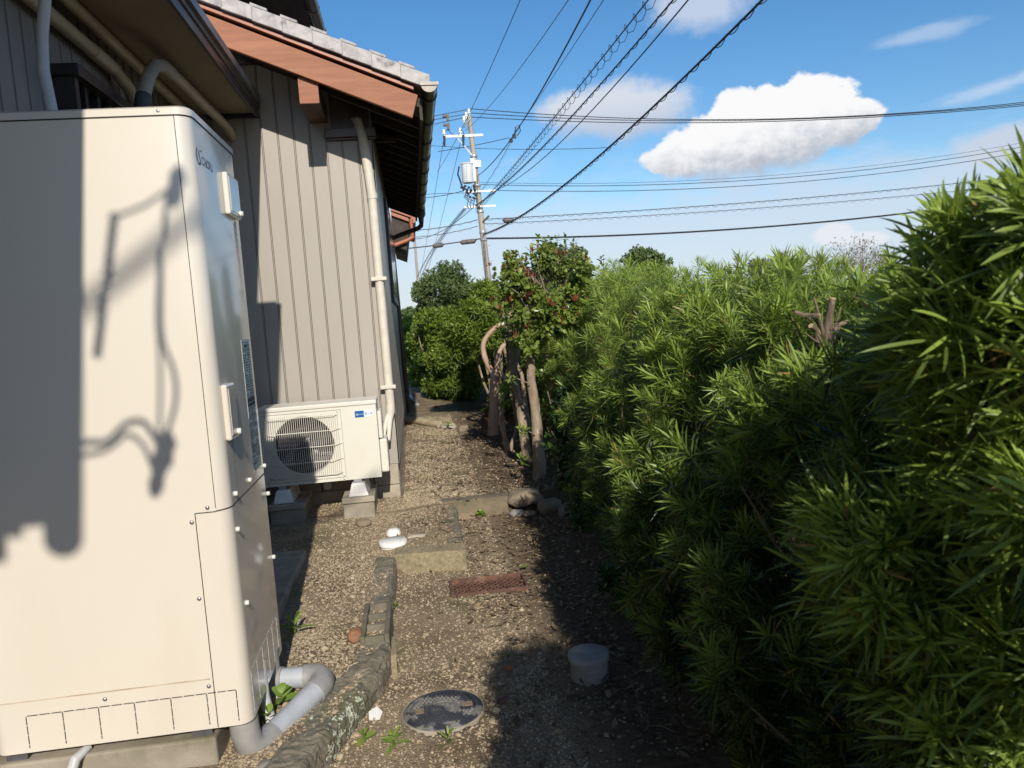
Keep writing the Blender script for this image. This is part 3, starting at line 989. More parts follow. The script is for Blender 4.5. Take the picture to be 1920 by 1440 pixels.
# verge tiles (one object each) and the rows of the roof behind them
xe = 0.238
dx = 0.1785
for k in range(15):
    xr, xl_ = xe - k * dx + 0.012, xe - (k + 1) * dx
    lift = 0.006

    def q(x, o):
        return zb(x) + o
    b = MB()
    ya, yb_ = BY - 0.062, BY + 0.10
    th = 0.092
    b.hexa([(xl_, ya, q(xl_, 0.212)), (xr, ya, q(xr, 0.212 + lift)), (xr, yb_, q(xr, 0.212 + lift)), (xl_, yb_, q(xl_, 0.212)),
            (xl_, ya, q(xl_, 0.212 + th)), (xr, ya, q(xr, 0.212 + th + lift)), (xr, yb_, q(xr, 0.212 + th + lift)), (xl_, yb_, q(xl_, 0.212 + th))])
    xm = xl_ + dx * 0.55
    b.hexa([(xl_ - 0.004, ya - 0.004, q(xl_, 0.305)), (xm, ya - 0.004, q(xm, 0.307)), (xm, yb_, q(xm, 0.307)), (xl_ - 0.004, yb_, q(xl_, 0.305)),
            (xl_ - 0.004, ya + 0.004, q(xl_, 0.327)), (xm, ya + 0.004, q(xm, 0.327)), (xm, yb_, q(xm, 0.327)), (xl_ - 0.004, yb_, q(xl_, 0.327))])
    b.build('verge_tile', M['tile'] if k < 11 else M['tiledark'], house, bevel=0.005, seg=2)
b = MB()
b.hexa([(-2.6, BY + 0.101, zb(-2.6) + 0.20), (0.25, BY + 0.101, zb(0.25) + 0.20), (0.25, y1, zb(0.25) + 0.20), (-2.6, y1, zb(-2.6) + 0.20),
        (-2.6, BY + 0.101, zb(-2.6) + 0.275), (0.25, BY + 0.101, zb(0.25) + 0.275), (0.25, y1, zb(0.25) + 0.275), (-2.6, y1, zb(-2.6) + 0.275)])
b.build('roof_covering', M['tiledark'], house)
# gutter: half round channel falling to the far end
GX, GR = 0.238, 0.050
ga, gb_ = BY - 0.09, 10.30


def gz(y):
    return 2.922 - 0.010 * (y - ga)


b = MB()
n = 12
ys_ = [ga + (gb_ - ga) * i / 12 for i in range(13)]
vs, fs = [], []
for y in ys_:
    for r in (GR, GR - 0.004):
        for i in range(n + 1):
            t = PI + PI * i / n
            vs.append((GX + r * math.cos(t), y, gz(y) + r * math.sin(t)))
w = 2 * (n + 1)
for j in range(12):
    for r in (0, n + 1):
        for i in range(n):
            a = j * w + r + i
            fs.append((a, a + 1, a + 1 + w, a + w))
    for a, c_ in ((0, n + 1), (n, 2 * n + 1)):
        fs.append((j * w + a, j * w + c_, (j + 1) * w + c_, (j + 1) * w + a))
b.add(vs, fs, True)
b.tube([(GX + GR, y, gz(y)) for y in ys_], 0.007, 6)
b.tube([(GX - GR, y, gz(y)) for y in ys_], 0.005, 6)
gut = b.build('gutter', M['gutter'], house)
b = MB()
pts = [(GX + (GR + 0.003) * math.cos(PI + PI * i / 14), gz(ga) + (GR + 0.003) * math.sin(PI + PI * i / 14)) for i in range(15)]
b.prism(pts, 'y', ga - 0.008, ga - 0.001)
b.box(GX - GR - 0.006, GX + GR + 0.012, ga - 0.016, ga - 0.0085, gz(ga) - 0.010, gz(ga) + 0.010)
b.build('gutter_end_cap', M['gutterlit'], gut)
for k in range(9):
    y = BY + 0.12 + k * 0.60
    pts = [(GX - GR - 0.045, y, gz(y) + 0.05), (GX - GR - 0.03, y, gz(y) + 0.0)]
    pts += [(GX + (GR + 0.006) * math.cos(PI + PI * i / 10), y, gz(y) + (GR + 0.006) * math.sin(PI + PI * i / 10)) for i in range(11)]
    pts += [(GX + GR + 0.006, y, gz(y) + 0.012)]
    MB().tube(pts, 0.0055, 6).build('gutter_hook', M['flash'], gut)
b = MB()
b.lathe((GX, 10.22, 2.70), (0, 0, 1), [(0.032, 0), (0.036, 0.05), (0.062, 0.09), (0.064, 0.20)], 16)
b.build('gutter_outlet', M['flash'], gut)
b = MB()
b.tube([(GX, 10.22, 2.70), (GX - 0.005, 10.23, 2.655), (GX - 0.05, 10.25, 2.625), (-0.06, 10.35, 2.56), (-0.15, 10.38, 2.53), (-0.165, 10.38, 2.48), (-0.13, 10.38, 0.2)], 0.031, 10)
b.build('downpipe', M['gutter'], house)
# window frame on the side wall (edge on)
wf = MB().box(WX, WX + 0.028, 7.6, 10.2, 1.62, 2.62).build('side_window', M['blackmetal'], house, bevel=0.004, seg=1)
MB().box(WX + 0.0285, WX + 0.031, 7.68, 10.12, 1.70, 2.54).build('pane', M['glass'], wf)
# lower porch roof farther along the side wall
b = MB()
for (za, zh) in ((0.0, 0.032), (-0.075, 0.05)):
    xa, xb = WX, 0.13 if za == 0 else 0.09
    b.hexa([(xa, 12.0, 3.13 + za), (xb, 12.0, 3.13 + za - 0.42 * (xb - xa)), (xb, 12.05, 3.13 + za - 0.42 * (xb - xa)), (xa, 12.05, 3.13 + za),
            (xa, 12.0, 3.13 + za + zh), (xb, 12.0, 3.13 + za + zh - 0.42 * (xb - xa)), (xb, 12.05, 3.13 + za + zh - 0.42 * (xb - xa)), (xa, 12.05, 3.13 + za + zh)])
b.build('porch_bargeboard', M['redpaint'], house)
b = MB()
b.prism([(WX, 3.06), (0.10, 2.94), (0.02, 2.52), (WX, 2.60)], 'y', 12.052, 14.5)
b.build('porch_eave', M['wooddark'], house)
b = MB()
b.prism([(WX, 3.19), (0.20, 3.035), (0.20, 2.98), (WX, 3.135)], 'y', 12.056, 14.6)
b.build('porch_roof_tiles', M['redpaint'], house, bevel=0.004, seg=1)
b = MB()
b.tube([(0.155, 12.02, 2.965), (0.155, 14.5, 2.93)], 0.045, 10)
b.tube([(0.125, 12.0, 2.70), (0.04, 12.0, 2.66), (-0.15, 12.0, 2.60)], 0.034, 10)
b.tube([(0.12, 12.0, 2.98), (0.128, 12.0, 2.69)], 0.03, 10)
b.build('porch_gutter', M['redpaint'], house)
# upper storey: eave underside, gutter and wall seen above the tiles
b = MB()
b.box(-4.0, -0.70, 6.1, 8.35, 4.36, 4.44)
b.build('upper_eave', M['wooddark'], house)
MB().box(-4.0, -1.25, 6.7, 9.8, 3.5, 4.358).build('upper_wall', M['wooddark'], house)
MB().tube([(-0.655, 6.0, 4.36), (-0.655, 8.4, 4.345)], 0.055, 12).build('upper_gutter', M['gutter'], house)
for k in range(4):
    y = 6.4 + k * 0.55
    MB().tube([(-0.72, y, 4.40), (-0.73, y, 4.33), (-0.69, y, 4.29), (-0.63, y, 4.295), (-0.598, y, 4.36)], 0.008, 6).build('gutter_hook', M['flash'], house)

# left wall behind the water heater, grey ribbed siding
LX = -1.45
MB().box(LX - 0.10, LX - 0.008, -3.0, WY - 0.002, 0.1, 3.4).build('wall_backing', M['gap'], house)
y0 = 2.35
while y0 < WY - 0.04:
    b = MB()
    ye = min(y0 + 0.113, WY - 0.003)
    b.box(LX - 0.007, LX, y0 + 0.008, ye, 0.25, 3.0)
    b.box(LX - 0.007, LX + 0.006, y0 - 0.004, y0 + 0.004, 0.25, 3.0)
    b.build('siding_plank', M['siding2'], house, bevel=0.001, seg=1)
    y0 += 0.118
MB().box(LX - 0.006, LX, -3.0, 2.34, 0.25, 3.0).build('siding_sheet', M['siding2'], house)
# slatted window on that wall
win = MB().box(LX, LX + 0.10, 3.62, 3.66, 2.0, 2.56).build('window', M['blackmetal'], house)
MB().box(LX, LX + 0.10, 4.72, 4.76, 2.0, 2.56).build('window_jamb', M['blackmetal'], win)
MB().box(LX, LX + 0.13, 3.60, 4.78, 2.562, 2.612).build('window_hood', M['blackmetal'], win, bevel=0.004, seg=1)
MB().box(LX + 0.001, LX + 0.012, 3.662, 4.718, 2.0, 2.56).build('pane', M['glass'], win)
for k in range(7):
    y = 3.76 + k * 0.145
    MB().box(LX + 0.05, LX + 0.085, y, y + 0.03, 2.0, 2.56).build('window_bar', M['blackmetal'], win)
# low eave over the heater
EX = -0.95
EZ = 2.945
MB().box(LX, EX - 0.02, -1.32, WY - 0.04, EZ, EZ + 0.05).build('soffit', M['soffit'], house)
MB().box(EX - 0.019, EX, 1.2, WY - 0.012, EZ - 0.028, EZ + 0.09).build('eave_fascia', M['fascia'], house, bevel=0.003, seg=1)
MB().box(EX + 0.0005, EX + 0.012, 1.2, WY - 0.010, EZ + 0.03, EZ + 0.095).build('eave_drip_edge', M['fascia'], house, bevel=0.002, seg=1)
MB().box(-1.30, EX + 0.01, WY - 0.034, WY - 0.003, EZ - 0.028, EZ - 0.002).build('eave_end_trim', M['blackmetal'], house)
MB().prism([(LX, 3.30), (EX + 0.03, 3.06), (EX + 0.03, 3.01), (LX, 3.10)], 'y', -1.32, WY - 0.05).build('lean_to_roof', M['tiledark'], house)
b = MB()
pts = [(-0.815 + 0.055 * math.cos(PI + PI * i / 12), 2.955 + 0.055 * math.sin(PI + PI * i / 12)) for i in range(13)]
b.prism(pts, 'y', -1.25, 3.45)
b.build('lean_to_gutter', M['gutter'], house)
MB().box(EX + 0.013, -0.79, -1.2, 3.4, 2.97, 3.0).build('lean_to_tile_edge', M['tiledark'], house)
# conduits fixed under that eave
b = MB()
b.tube([(-1.40, 2.2, 2.80), (-1.40, 3.9, 2.80), (-1.395, 4.25, 2.80), (-1.38, 4.42, 2.74), (-1.365, 4.50, 2.60)], 0.032, 10)
b.tube([(-1.40, 4.00, 2.80), (-1.40, 4.30, 2.80)], 0.036, 10)
cd = b.build('wall_conduit', M['conduit'], house)
MB().tube([(-1.366, 4.50, 2.60), (-1.355, 4.53, 2.40), (-1.34, 4.5, 2.0)], 0.036, 10).build('foam_sleeve', M['pdark'], cd)
MB().tube([(-1.36, 2.2, 2.90), (-1.36, WY - 0.03, 2.90)], 0.027, 10).build('eave_conduit', M['conduit'], house)
b = MB()
b.tube([(-1.23, 4.15, 2.63), (-1.215, 4.19, 2.72), (-1.20, 4.28, 2.815), (-1.19, 4.40, 2.85), (-1.185, 4.55, 2.85)], 0.034, 10)
pp_ = b.build('wrapped_pipe', M['ptape'], house)
MB().tube([(-1.185, 4.54, 2.85), (-1.18, 4.7, 2.852), (-1.175, 5.35, 2.86), (-1.165, 5.45, 2.855), (-1.14, 5.6, 2.825), (-1.135, WY, 2.79)], 0.030, 10).build('conduit_run', M['conduit'], pp_)
MB().tube([(-1.23, 4.15, 2.63), (-1.26, 4.11, 2.45), (-1.30, 4.05, 2.1)], 0.038, 10).build('foam_sleeve', M['pdark'], pp_)
MB().tube([(-1.165, 2.95, 2.80), (-1.165, 2.97, 2.66), (-1.21, 3.0, 2.50), (-1.215, 2.99, 2.38), (-1.185, 2.95, 2.2), (-1.17, 2.9, 2.0)], 0.020, 10).build('heater_hose', M['pgrey'], house)

# added cable pieces behind the viewer, shaped up-sun to cast shade on the heater
shd = thing('shade_cable', 'unseen black cables and knobs added to cast loops of shade on the heater', 'cable', (-0.2, -4.0, 4.5))
U = Vector((0.068, -1.0, 0.585))


def up_sun(x, z, t=2.9, dy=0.0):
    return Vector((x, 2.36 + dy, z)) + U * t


def curve(pts, n=6):
    """smooth curve through the points"""
    P = [pts[0]] + list(pts) + [pts[-1]]
    out = []
    for a in range(1, len(P) - 2):
        p0, p1, p2, p3 = P[a - 1], P[a], P[a + 1], P[a + 2]
        for i_ in range(n):
            t = i_ / n
            out.append(tuple(0.5 * ((2 * p1[c]) + (-p0[c] + p2[c]) * t + (2 * p0[c] - 5 * p1[c] + 4 * p2[c] - p3[c]) * t * t + (-p0[c] + 3 * p1[c] - 3 * p2[c] + p3[c]) * t ** 3) for c in range(2)))
    return out + [tuple(pts[-1])]


b = MB()
b.tube([up_sun(x, z) for x, z in curve([(-0.66, 1.83), (-0.69, 1.70), (-0.715, 1.52), (-0.722, 1.40), (-0.70, 1.30), (-0.71, 1.20), (-0.76, 1.09)])], 0.007, 8)
b.tube([up_sun(x, z, 3.1) for x, z in curve([(-0.665, 1.82), (-0.70, 1.66), (-0.728, 1.48), (-0.735, 1.36), (-0.745, 1.25), (-0.765, 1.10)])], 0.006, 8)
b.tube([up_sun(x, z) for x, z in curve([(-1.05, 1.10), (-0.968, 1.121), (-0.909, 1.119), (-0.85, 1.165), (-0.80, 1.165), (-0.768, 1.10)])], 0.009, 8)
b.tube([up_sun(x, z) for x, z in curve([(-1.05, 1.08), (-0.93, 1.09), (-0.88, 1.115), (-0.85, 1.135), (-0.81, 1.10), (-0.79, 1.03)])], 0.007, 8)
b.tube([up_sun(-0.82, 1.76), up_sun(-0.73, 1.79), up_sun(-0.655, 1.835)], 0.006, 8)
b.build('cable', M['cable'], shd)
b = MB()
for k in range(14):
    t = k / 13
    p = up_sun(-0.82 - 0.088 * t, 1.76 - 0.38 * t)
    b.lathe(p - Vector((0, 0, 0.014)), (0.2, 0, 1), [(0.006, 0), (0.015, 0.008), (0.015, 0.018), (0.006, 0.028)], 8)
b.build('shade_bead_string', M['porc'], shd, kind='stuff')  # bead string shaped to cast a dotted line of shade on the heater
for (x, z, r_) in ((-0.655, 1.835, 0.026), (-0.768, 1.07, 0.032), (-0.795, 0.995, 0.024)):
    q_ = up_sun(x, z)
    MB().lathe((q_.x, q_.y, q_.z - 0.05), (0.3, 0.1, 1), [(r_ * 0.5, 0), (r_, 0.03), (r_ * 0.8, 0.06), (r_, 0.08), (r_ * 0.4, 0.11)], 12).build('insulator', M['porc'], shd)  # added knobs that cast the round blobs of shade on the heater
MB().tube([up_sun(-1.3, 1.25, 7.5), up_sun(-0.859, 1.563, 7.5), up_sun(-0.62, 1.732, 7.5), up_sun(-0.1, 2.1, 7.5)], 0.024, 8).build('overhead_cable', M['cable'], shd)

# ------------------------------------------------------------------ water heater
TX, TY0, TY1, TZ0, TZ1 = -0.583, 2.36, 2.935, 0.21, 2.065
TXL = -1.33
heater = thing('water_heater', 'tall cream water heater cabinet with rounded corner in the left foreground', 'water heater', (-0.95, 2.65, 0.2))


def rrect(x0, x1, y0, y1, r, n=6):
    pts = []
    for cx, cy, a0 in ((x1 - r, y0 + r, -PI / 2), (x1 - r, y1 - r, 0), (x0 + r, y1 - r, PI / 2), (x0 + r, y0 + r, PI)):
        for i in range(n + 1):
            a = a0 + PI / 2 * i / n
            pts.append((cx + r * math.cos(a), cy + r * math.sin(a)))
    return pts


def shell(poly, z0, z1, cap=True):
    b = MB()
    n = len(poly)
    b.add([(x, y, z) for z in (z0, z1) for x, y in poly], [(i, (i + 1) % n, n + (i + 1) % n, n + i) for i in range(n)], True)
    if cap:
        b.f += [tuple(range(n - 1, -1, -1)), tuple(range(n, 2 * n))]
        b.sm += [False, False]
        b.mi += [0, 0]
    return b


RC = 0.042
body = shell(rrect(TXL, TX, TY0, TY1, RC), TZ0, TZ1 - 0.026).build('cabinet', M['cream'], heater)
b = MB()
po = rrect(TXL - 0.0035, TX + 0.0035, TY0 - 0.0035, TY1 + 0.003, RC + 0.003)
pi_ = rrect(TXL + 0.004, TX - 0.004, TY0 + 0.004, TY1 - 0.004, RC - 0.004)
n = len(po)
b.add([(x, y, TZ1 - 0.023) for x, y in po] + [(x, y, TZ1 - 0.004) for x, y in po] + [(x, y, TZ1 + 0.002) for x, y in pi_],
      [(i + o, (i + 1) % n + o, n + (i + 1) % n + o, n + i + o) for o in (0, n) for i in range(n)], True)
b.f.append(tuple(2 * n + i for i in range(n)))
b.sm.append(False)
b.mi.append(0)
b.build('lid', M['cream'], heater)
# seams: thin dark lines standing half a millimetre proud where panels meet
b = MB()
e = 0.0008
b.box(-0.6255, -0.6235, TY0 - e, TY0 + 0.001, 0.892, TZ1 - 0.026)         # front / corner seam
b.box(TXL, -0.6237, TY0 - e * 1.2, TY0 + 0.001, TZ1 - 0.0265, TZ1 - 0.0225)   # under lid
b.box(-0.6855, -0.6245, TY0 - e * 1.1, TY0 + 0.001, 0.879, 0.882)
b.box(-0.6868, -0.6842, TY0 - e, TY0 + 0.001, 0.212, 0.880)
b.box(TX - 0.001, TX + e, TY0 + 0.045, TY1 - 0.004, 0.884, 0.888)          # door / lower cover split
b.box(TX - 0.001, TX + e, TY0 + 0.045, TY1 - 0.004, TZ1 - 0.0265, TZ1 - 0.0225)
pc = [(TX - RC + (RC + e) * math.cos(-PI / 2 + PI / 2 * i / 8), TY0 + RC + (RC + e) * math.sin(-PI / 2 + PI / 2 * i / 8)) for i in range(9)]
for i in range(8):
    for za, zb2 in ((0.8805, 0.8845), (TZ1 - 0.0265, TZ1 - 0.0225)):
        dz = 0.0045 * i / 8 if za < 1 else 0
        (xa, ya), (xb, yb2) = pc[i], pc[i + 1]
        b.add([(xa, ya, za + dz), (xb, yb2, za + dz), (xb, yb2, zb2 + dz), (xa, ya, zb2 + dz)], [(0, 1, 2, 3)])
b.build('panel_seam', M['black'], heater)
# lower fold of the front panel with its dirt line
b = MB()
b.box(TXL + 0.02, -0.694, TY0 - 0.0012, TY0 + 0.001, 0.366, 0.3695)
b.build('fold_line', M['creamdirt'], heater)
# perforated knock-out slots along the bottom
b = MB()
px = [-1.225, -1.123, -1.0215, -0.919, -0.814, -0.709, -0.6225]
for i in range(6):
    for j in range(3):
        a = px[i] + (px[i + 1] - px[i]) * (j / 3) + 0.0035
        c_ = px[i] + (px[i + 1] - px[i]) * ((j + 1) / 3) - 0.001
        b.box(a, c_, TY0 - e, TY0 + 0.001, 0.3215, 0.3242)
for x in px:
    for za, zb2 in ((0.321, 0.295), (0.292, 0.265), (0.262, 0.236), (0.233, 0.224)):
        b.box(x - 0.0014, x + 0.0014, TY0 - e, TY0 + 0.001, zb2, za)
b.build('knockout_slots', M['black'], heater)
b = MB()
py = [2.402, 2.49, 2.58, 2.67, 2.76, 2.85]
for i in range(5):
    for j in range(3):
        a = py[i] + (py[i + 1] - py[i]) * j / 3 + 0.004
        c_ = py[i] + (py[i + 1] - py[i]) * (j + 1) / 3
        b.box(TX - 0.001, TX + e, a, c_, 0.3595, 0.3615)
for y in py:
    for za, zb2 in ((0.358, 0.322), (0.319, 0.283), (0.28, 0.244), (0.241, 0.226)):
        b.box(TX - 0.001, TX + e, y - 0.001, y + 0.001, zb2, za)
b.build('knockout_slots', M['pgrey'], heater)
# screws
for (x, z) in ((-1.195, 2.053), (-0.665, 2.053), (-0.648, 0.895), (-0.697, 0.855), (-0.700, 0.62), (-0.700, 0.345), (-1.0, 0.345)):
    MB().lathe((x, TY0 + 0.001, z), (0, -1, 0), [(0.0065, 0), (0.0065, 0.003), (0.004, 0.0055)], 12).build('screw', M['screw'], heater)
for (y, z) in ((2.365 + 0.045, 0.808), (2.43, 0.567), (2.90, 0.569), (2.915, 0.807), (2.43, 0.915), (2.64, 0.915), (2.90, 0.915)):
    MB().lathe((TX - 0.001, y, z), (1, 0, 0), [(0.008, 0), (0.008, 0.008), (0.006, 0.011)], 12).build('knob', M['ac'], heater)
# two service covers on the door
for (ya, yb2, za, zb2) in ((2.70, 2.865, 1.805, 1.945), (2.395, 2.50, 1.085, 1.255)):
    c_ = MB().box(TX - 0.001, TX + 0.018, ya, yb2, za, zb2).build('service_cover', M['cream'], heater, bevel=0.006, seg=2)
    MB().box(TX + 0.0185, TX + 0.020, ya + 0.012, yb2 - 0.012, za + 0.014, zb2 - 0.014).build('cover_face', M['cream'], c_)
    MB().lathe((TX + 0.018, yb2 - 0.03, za + 0.018), (1, 0, 0), [(0.010, 0), (0.010, 0.010), (0.008, 0.013)], 12).build('cover_knob', M['ac'], c_)
b = MB()
for (y, z0, l_) in ((2.83, 1.80, 0.20), (2.845, 1.80, 0.30), (2.815, 1.79, 0.12), (2.47, 1.08, 0.16), (2.455, 1.08, 0.10), (2.482, 1.08, 0.22)):
    for k in range(5):
        za = z0 - l_ * k / 5
        w_ = 0.0035 * (1 - k / 6)
        b.add([(TX + 0.0006, y - w_, za), (TX + 0.0006, y + w_, za), (TX + 0.0006, y + w_ * 0.7, za - l_ / 5.5), (TX + 0.0006, y - w_ * 0.7, za - l_ / 5.5)], [(0, 1, 2, 3)])
b.build('drip_streaks', M['ptape'], heater, kind='stuff')
# rating sticker: white ground, rows of fine dark print
st = MB().box(TX - 0.001, TX + 0.0008, 2.735, 2.865, 0.925, 1.385).build('rating_sticker', mat('sticker_paper', (0.52, 0.54, 0.50), (0.46, 0.48, 0.44), rough=0.5, scale=20), heater)
b = MB()
z = 1.375
while z > 0.945:
    h = random.choice([0.003, 0.003, 0.0035, 0.004, 0.010 if random.random() < 0.3 else 0.003])
    y = 2.742
    while y < 2.855:
        w_ = random.uniform(0.008, 0.045)
        if random.random() < 0.8:
            b.box(TX, TX + 0.0011, y, min(y + w_, 2.858), z - h, z)
        y += w_ + random.uniform(0.002, 0.012)
    z -= h + random.uniform(0.003, 0.006)
b.box(TX, TX + 0.0012, 2.742, 2.858, 1.165, 1.180)
b.box(TX, TX + 0.0012, 2.742, 2.858, 1.150, 1.161)
b.build('sticker_print', M['black'], st)
# maker's mark: open ring swoosh and the word
text('maker_lettering', 'CHOFU', 0.038, (TX + 0.0008, 2.452, 1.918), (0, 1, 0), (0, 0, 1), M['ink'], heater)
b = MB()
cy, cz, r = 2.425, 1.937, 0.024
for (a0, a1, rr) in ((0.6 * PI, 1.75 * PI, 0.024),):
    seg = 14
    for i in range(seg):
        t0, t1 = a0 + (a1 - a0) * i / seg, a0 + (a1 - a0) * (i + 1) / seg
        wd = lambda q_: 0.003 + 0.006 * math.sin(PI * q_)
        p = []
        for tt, q_ in ((t0, i / seg), (t1, (i + 1) / seg)):
            p.append([(cy + (rr + s_ * wd(q_) / 2) * math.cos(tt), cz + (rr + s_ * wd(q_) / 2) * math.sin(tt)) for s_ in (-1, 1)])
        b.add([(TX + e, p[0][0][0], p[0][0][1]), (TX + e, p[0][1][0], p[0][1][1]), (TX + e, p[1][1][0], p[1][1][1]), (TX + e, p[1][0][0], p[1][0][1])], [(0, 1, 2, 3)])
pts = [(cy + 0.020, cz + 0.022), (cy + 0.002, cz + 0.014), (cy + 0.006, cz + 0.0), (cy + 0.014, cz - 0.012), (cy + 0.002, cz - 0.024)]
for i in range(4):
    (ya, za), (yb2, zb2) = pts[i], pts[i + 1]
    wv = (0.002, 0.004, 0.0045, 0.004, 0.0015)
    b.add([(TX + e, ya - wv[i], za), (TX + e, ya + wv[i], za), (TX + e, yb2 + wv[i + 1], zb2), (TX + e, yb2 - wv[i + 1], zb2)], [(0, 1, 2, 3)])
b.build('maker_emblem', M['ink'], heater)
text('maker_lettering', 'tm', 0.012, (TX + 0.0008, 2.450, 1.955), (0, 1, 0), (0, 0, 1), M['ink'], heater)
for (x, y) in ((TXL + 0.05, TY0 + 0.06), (TX - 0.16, TY0 + 0.06), (TXL + 0.05, TY1 - 0.06), (TX - 0.16, TY1 - 0.06)):
    MB().box(x - 0.03, x + 0.03, y - 0.03, y + 0.03, 0.176, TZ0).build('foot', M['pdark'], heater)

slab = MB().box(-1.5, -0.70, 2.372, 3.05, -0.05, 0.175).build('concrete_slab', M['concrete'], bevel=0.008)
props(slab, 'thick concrete slab under the tall cream water heater', 'concrete slab')
slab2 = MB().box(-1.45, -0.705, 3.25, 4.45, -0.05, 0.150).build('concrete_slab', M['concrete'], bevel=0.008)
props(slab2, 'low concrete slab in shade just behind the water heater', 'concrete slab')
stub = MB().tube([(-1.08, 2.40, 0.185), (-1.10, 2.352, 0.175), (-1.115, 2.335, 0.13), (-1.125, 2.33, 0.02)], [0.012, 0.016, 0.016, 0.015], 10).build('drain_stub', M['pgrey'])
props(stub, 'short grey drain hose bent over the slab below the heater', 'drain hose')
dk = MB().lathe((-1.33, 2.27, 0.0), (0, 0, 1), [(0.09, 0.0), (0.09, 0.135), (0.082, 0.15)], 24).build('capped_pipe', M['pvcold'])
props(dk, 'round grey pipe cap cut by the bottom left corner', 'pipe cap')

# grey drain pipe bent round the heater's foot
pv_ = thing('drain_pipe', 'grey plastic drain pipe bent in a hook at the heater foot', 'drain pipe', (-0.52, 2.6, 0.1))
r = 0.039
MB().tube([(-0.635, 2.44, 0.30), (-0.632, 2.435, 0.215), (-0.628, 2.43, 0.175)], r, 18).build('riser', M['pvc'], pv_)
MB().tube([(-0.628, 2.43, 0.20), (-0.626, 2.428, 0.155), (-0.618, 2.43, 0.115), (-0.60, 2.445, 0.092), (-0.575, 2.475, 0.088), (-0.56, 2.50, 0.09)], r + 0.006, 18).build('elbow', M['pvcfit'], pv_)
MB().tube([(-0.57, 2.485, 0.09), (-0.43, 2.70, 0.135)], r, 18).build('slanting_pipe', M['pvc'], pv_)
MB().tube([(-0.445, 2.68, 0.132), (-0.425, 2.712, 0.138), (-0.422, 2.745, 0.142), (-0.437, 2.772, 0.143), (-0.468, 2.785, 0.143), (-0.49, 2.787, 0.143)], r + 0.006, 18).build('elbow', M['pvcfit'], pv_)
MB().tube([(-0.48, 2.787, 0.143), (-0.585, 2.80, 0.142)], r - 0.001, 18).build('cross_pipe', M['pvc'], pv_)
MB().tube([(-0.57, 2.798, 0.142), (-0.60, 2.802, 0.142)], r + 0.005, 18).build('coupling', M['pvcfit'], pv_)
MB().tube([(-0.625, 2.80, 0.02), (-0.625, 2.80, 0.26)], 0.048, 18).build('riser', M['pvcfit'], pv_)
MB().tube([(-0.60, 2.60, 0.30), (-0.598, 2.60, 0.18), (-0.575, 2.58, 0.07)], 0.02, 12).build('flex_hose', M['pgrey'], pv_)

# ------------------------------------------------------------------ air conditioner
AX0, AX1, AY0, AY1, AZ0, AZ1 = -1.075, -0.287, 5.30, 5.585, 0.362, 0.868
ac = thing('air_conditioner', 'cream air conditioner outdoor unit with caged fan under the front wall', 'air conditioner', (-0.68, 5.44, 0.36))
FC = (-0.787, 0.622)
FR = 0.203
# front face with a round opening
b = MB()
n = 48
circ = [(FC[0] + FR * math.cos(2 * PI * i / n), FC[1] + FR * math.sin(2 * PI * i / n)) for i in range(n)]


def edgept(i):
    a = 2 * PI * i / n
    dx_, dz_ = math.cos(a), math.sin(a)
    t = min((AX1 - FC[0]) / dx_ if dx_ > 1e-6 else 1e9, (AX0 - FC[0]) / dx_ if dx_ < -1e-6 else 1e9, (AZ1 - FC[1]) / dz_ if dz_ > 1e-6 else 1e9, (AZ0 - FC[1]) / dz_ if dz_ < -1e-6 else 1e9)
    return (FC[0] + dx_ * t, FC[1] + dz_ * t)


outer = [edgept(i) for i in range(n)]
vs = [(x, AY0, z) for x, z in circ] + [(x, AY0, z) for x, z in outer] + [(FC[0] + (x - FC[0]) * 0.96, AY0 + 0.05, FC[1] + (z - FC[1]) * 0.96) for x, z in circ]
fs = [(i, (i + 1) % n, n + (i + 1) % n, n + i) for i in range(n)] + [(i, (i + 1) % n, 2 * n + (i + 1) % n, 2 * n + i) for i in range(n)]
corners = [(AX1, AZ1), (AX0, AZ1), (AX0, AZ0), (AX1, AZ0)]
b.add(vs, fs)
for cx_, cz_ in corners:
    ang = math.atan2(cz_ - FC[1], cx_ - FC[0]) % (2 * PI)
    i = int(ang / (2 * PI) * n)
    b.add([(outer[i][0], AY0, outer[i][1]), (cx_, AY0, cz_), (outer[(i + 1) % n][0], AY0, outer[(i + 1) % n][1])], [(0, 1, 2)])
b.box(AX0, AX0 + 0.01, AY0 + 0.0005, AY1, AZ0, AZ1)
b.box(AX1 - 0.01, AX1, AY0 + 0.0005, AY1, AZ0, AZ1)
b.box(AX0 + 0.011, AX1 - 0.011, AY0 + 0.06, AY1, AZ0, AZ0 + 0.01)
b.box(AX0 + 0.011, AX1 - 0.011, AY1 - 0.01, AY1 - 0.001, AZ0 + 0.011, AZ1 - 0.001)
b.build('casing', M['ac'], ac)
MB().box(AX0 + 0.012, AX1 - 0.012, AY0 + 0.16, AY0 + 0.17, AZ0 + 0.011, AZ1 - 0.001).build('fan_chamber', M['acdark'], ac)
b = MB()                                                                     # pale fins seen low behind the fan
for (xa, xb, za, zb2) in ((-0.965, -0.885, 0.47, 0.575), (-0.74, -0.62, 0.44, 0.54)):
    z = za
    while z < zb2:
        b.box(xa, xb, AY0 + 0.150, AY0 + 0.158, z, z + 0.004)
        z += 0.0165
    x = xa
    while x < xb:
        b.box(x, x + 0.002, AY0 + 0.148, AY0 + 0.1495, za, zb2)
        x += 0.016
b.build('condenser_fins', M['pgrey'], ac)
MB().box(AX0 - 0.006, AX1 + 0.006, AY0 - 0.008, AY1 + 0.004, AZ1 + 0.001, AZ1 + 0.030).build('top_cover', M['ac'], ac, bevel=0.006)
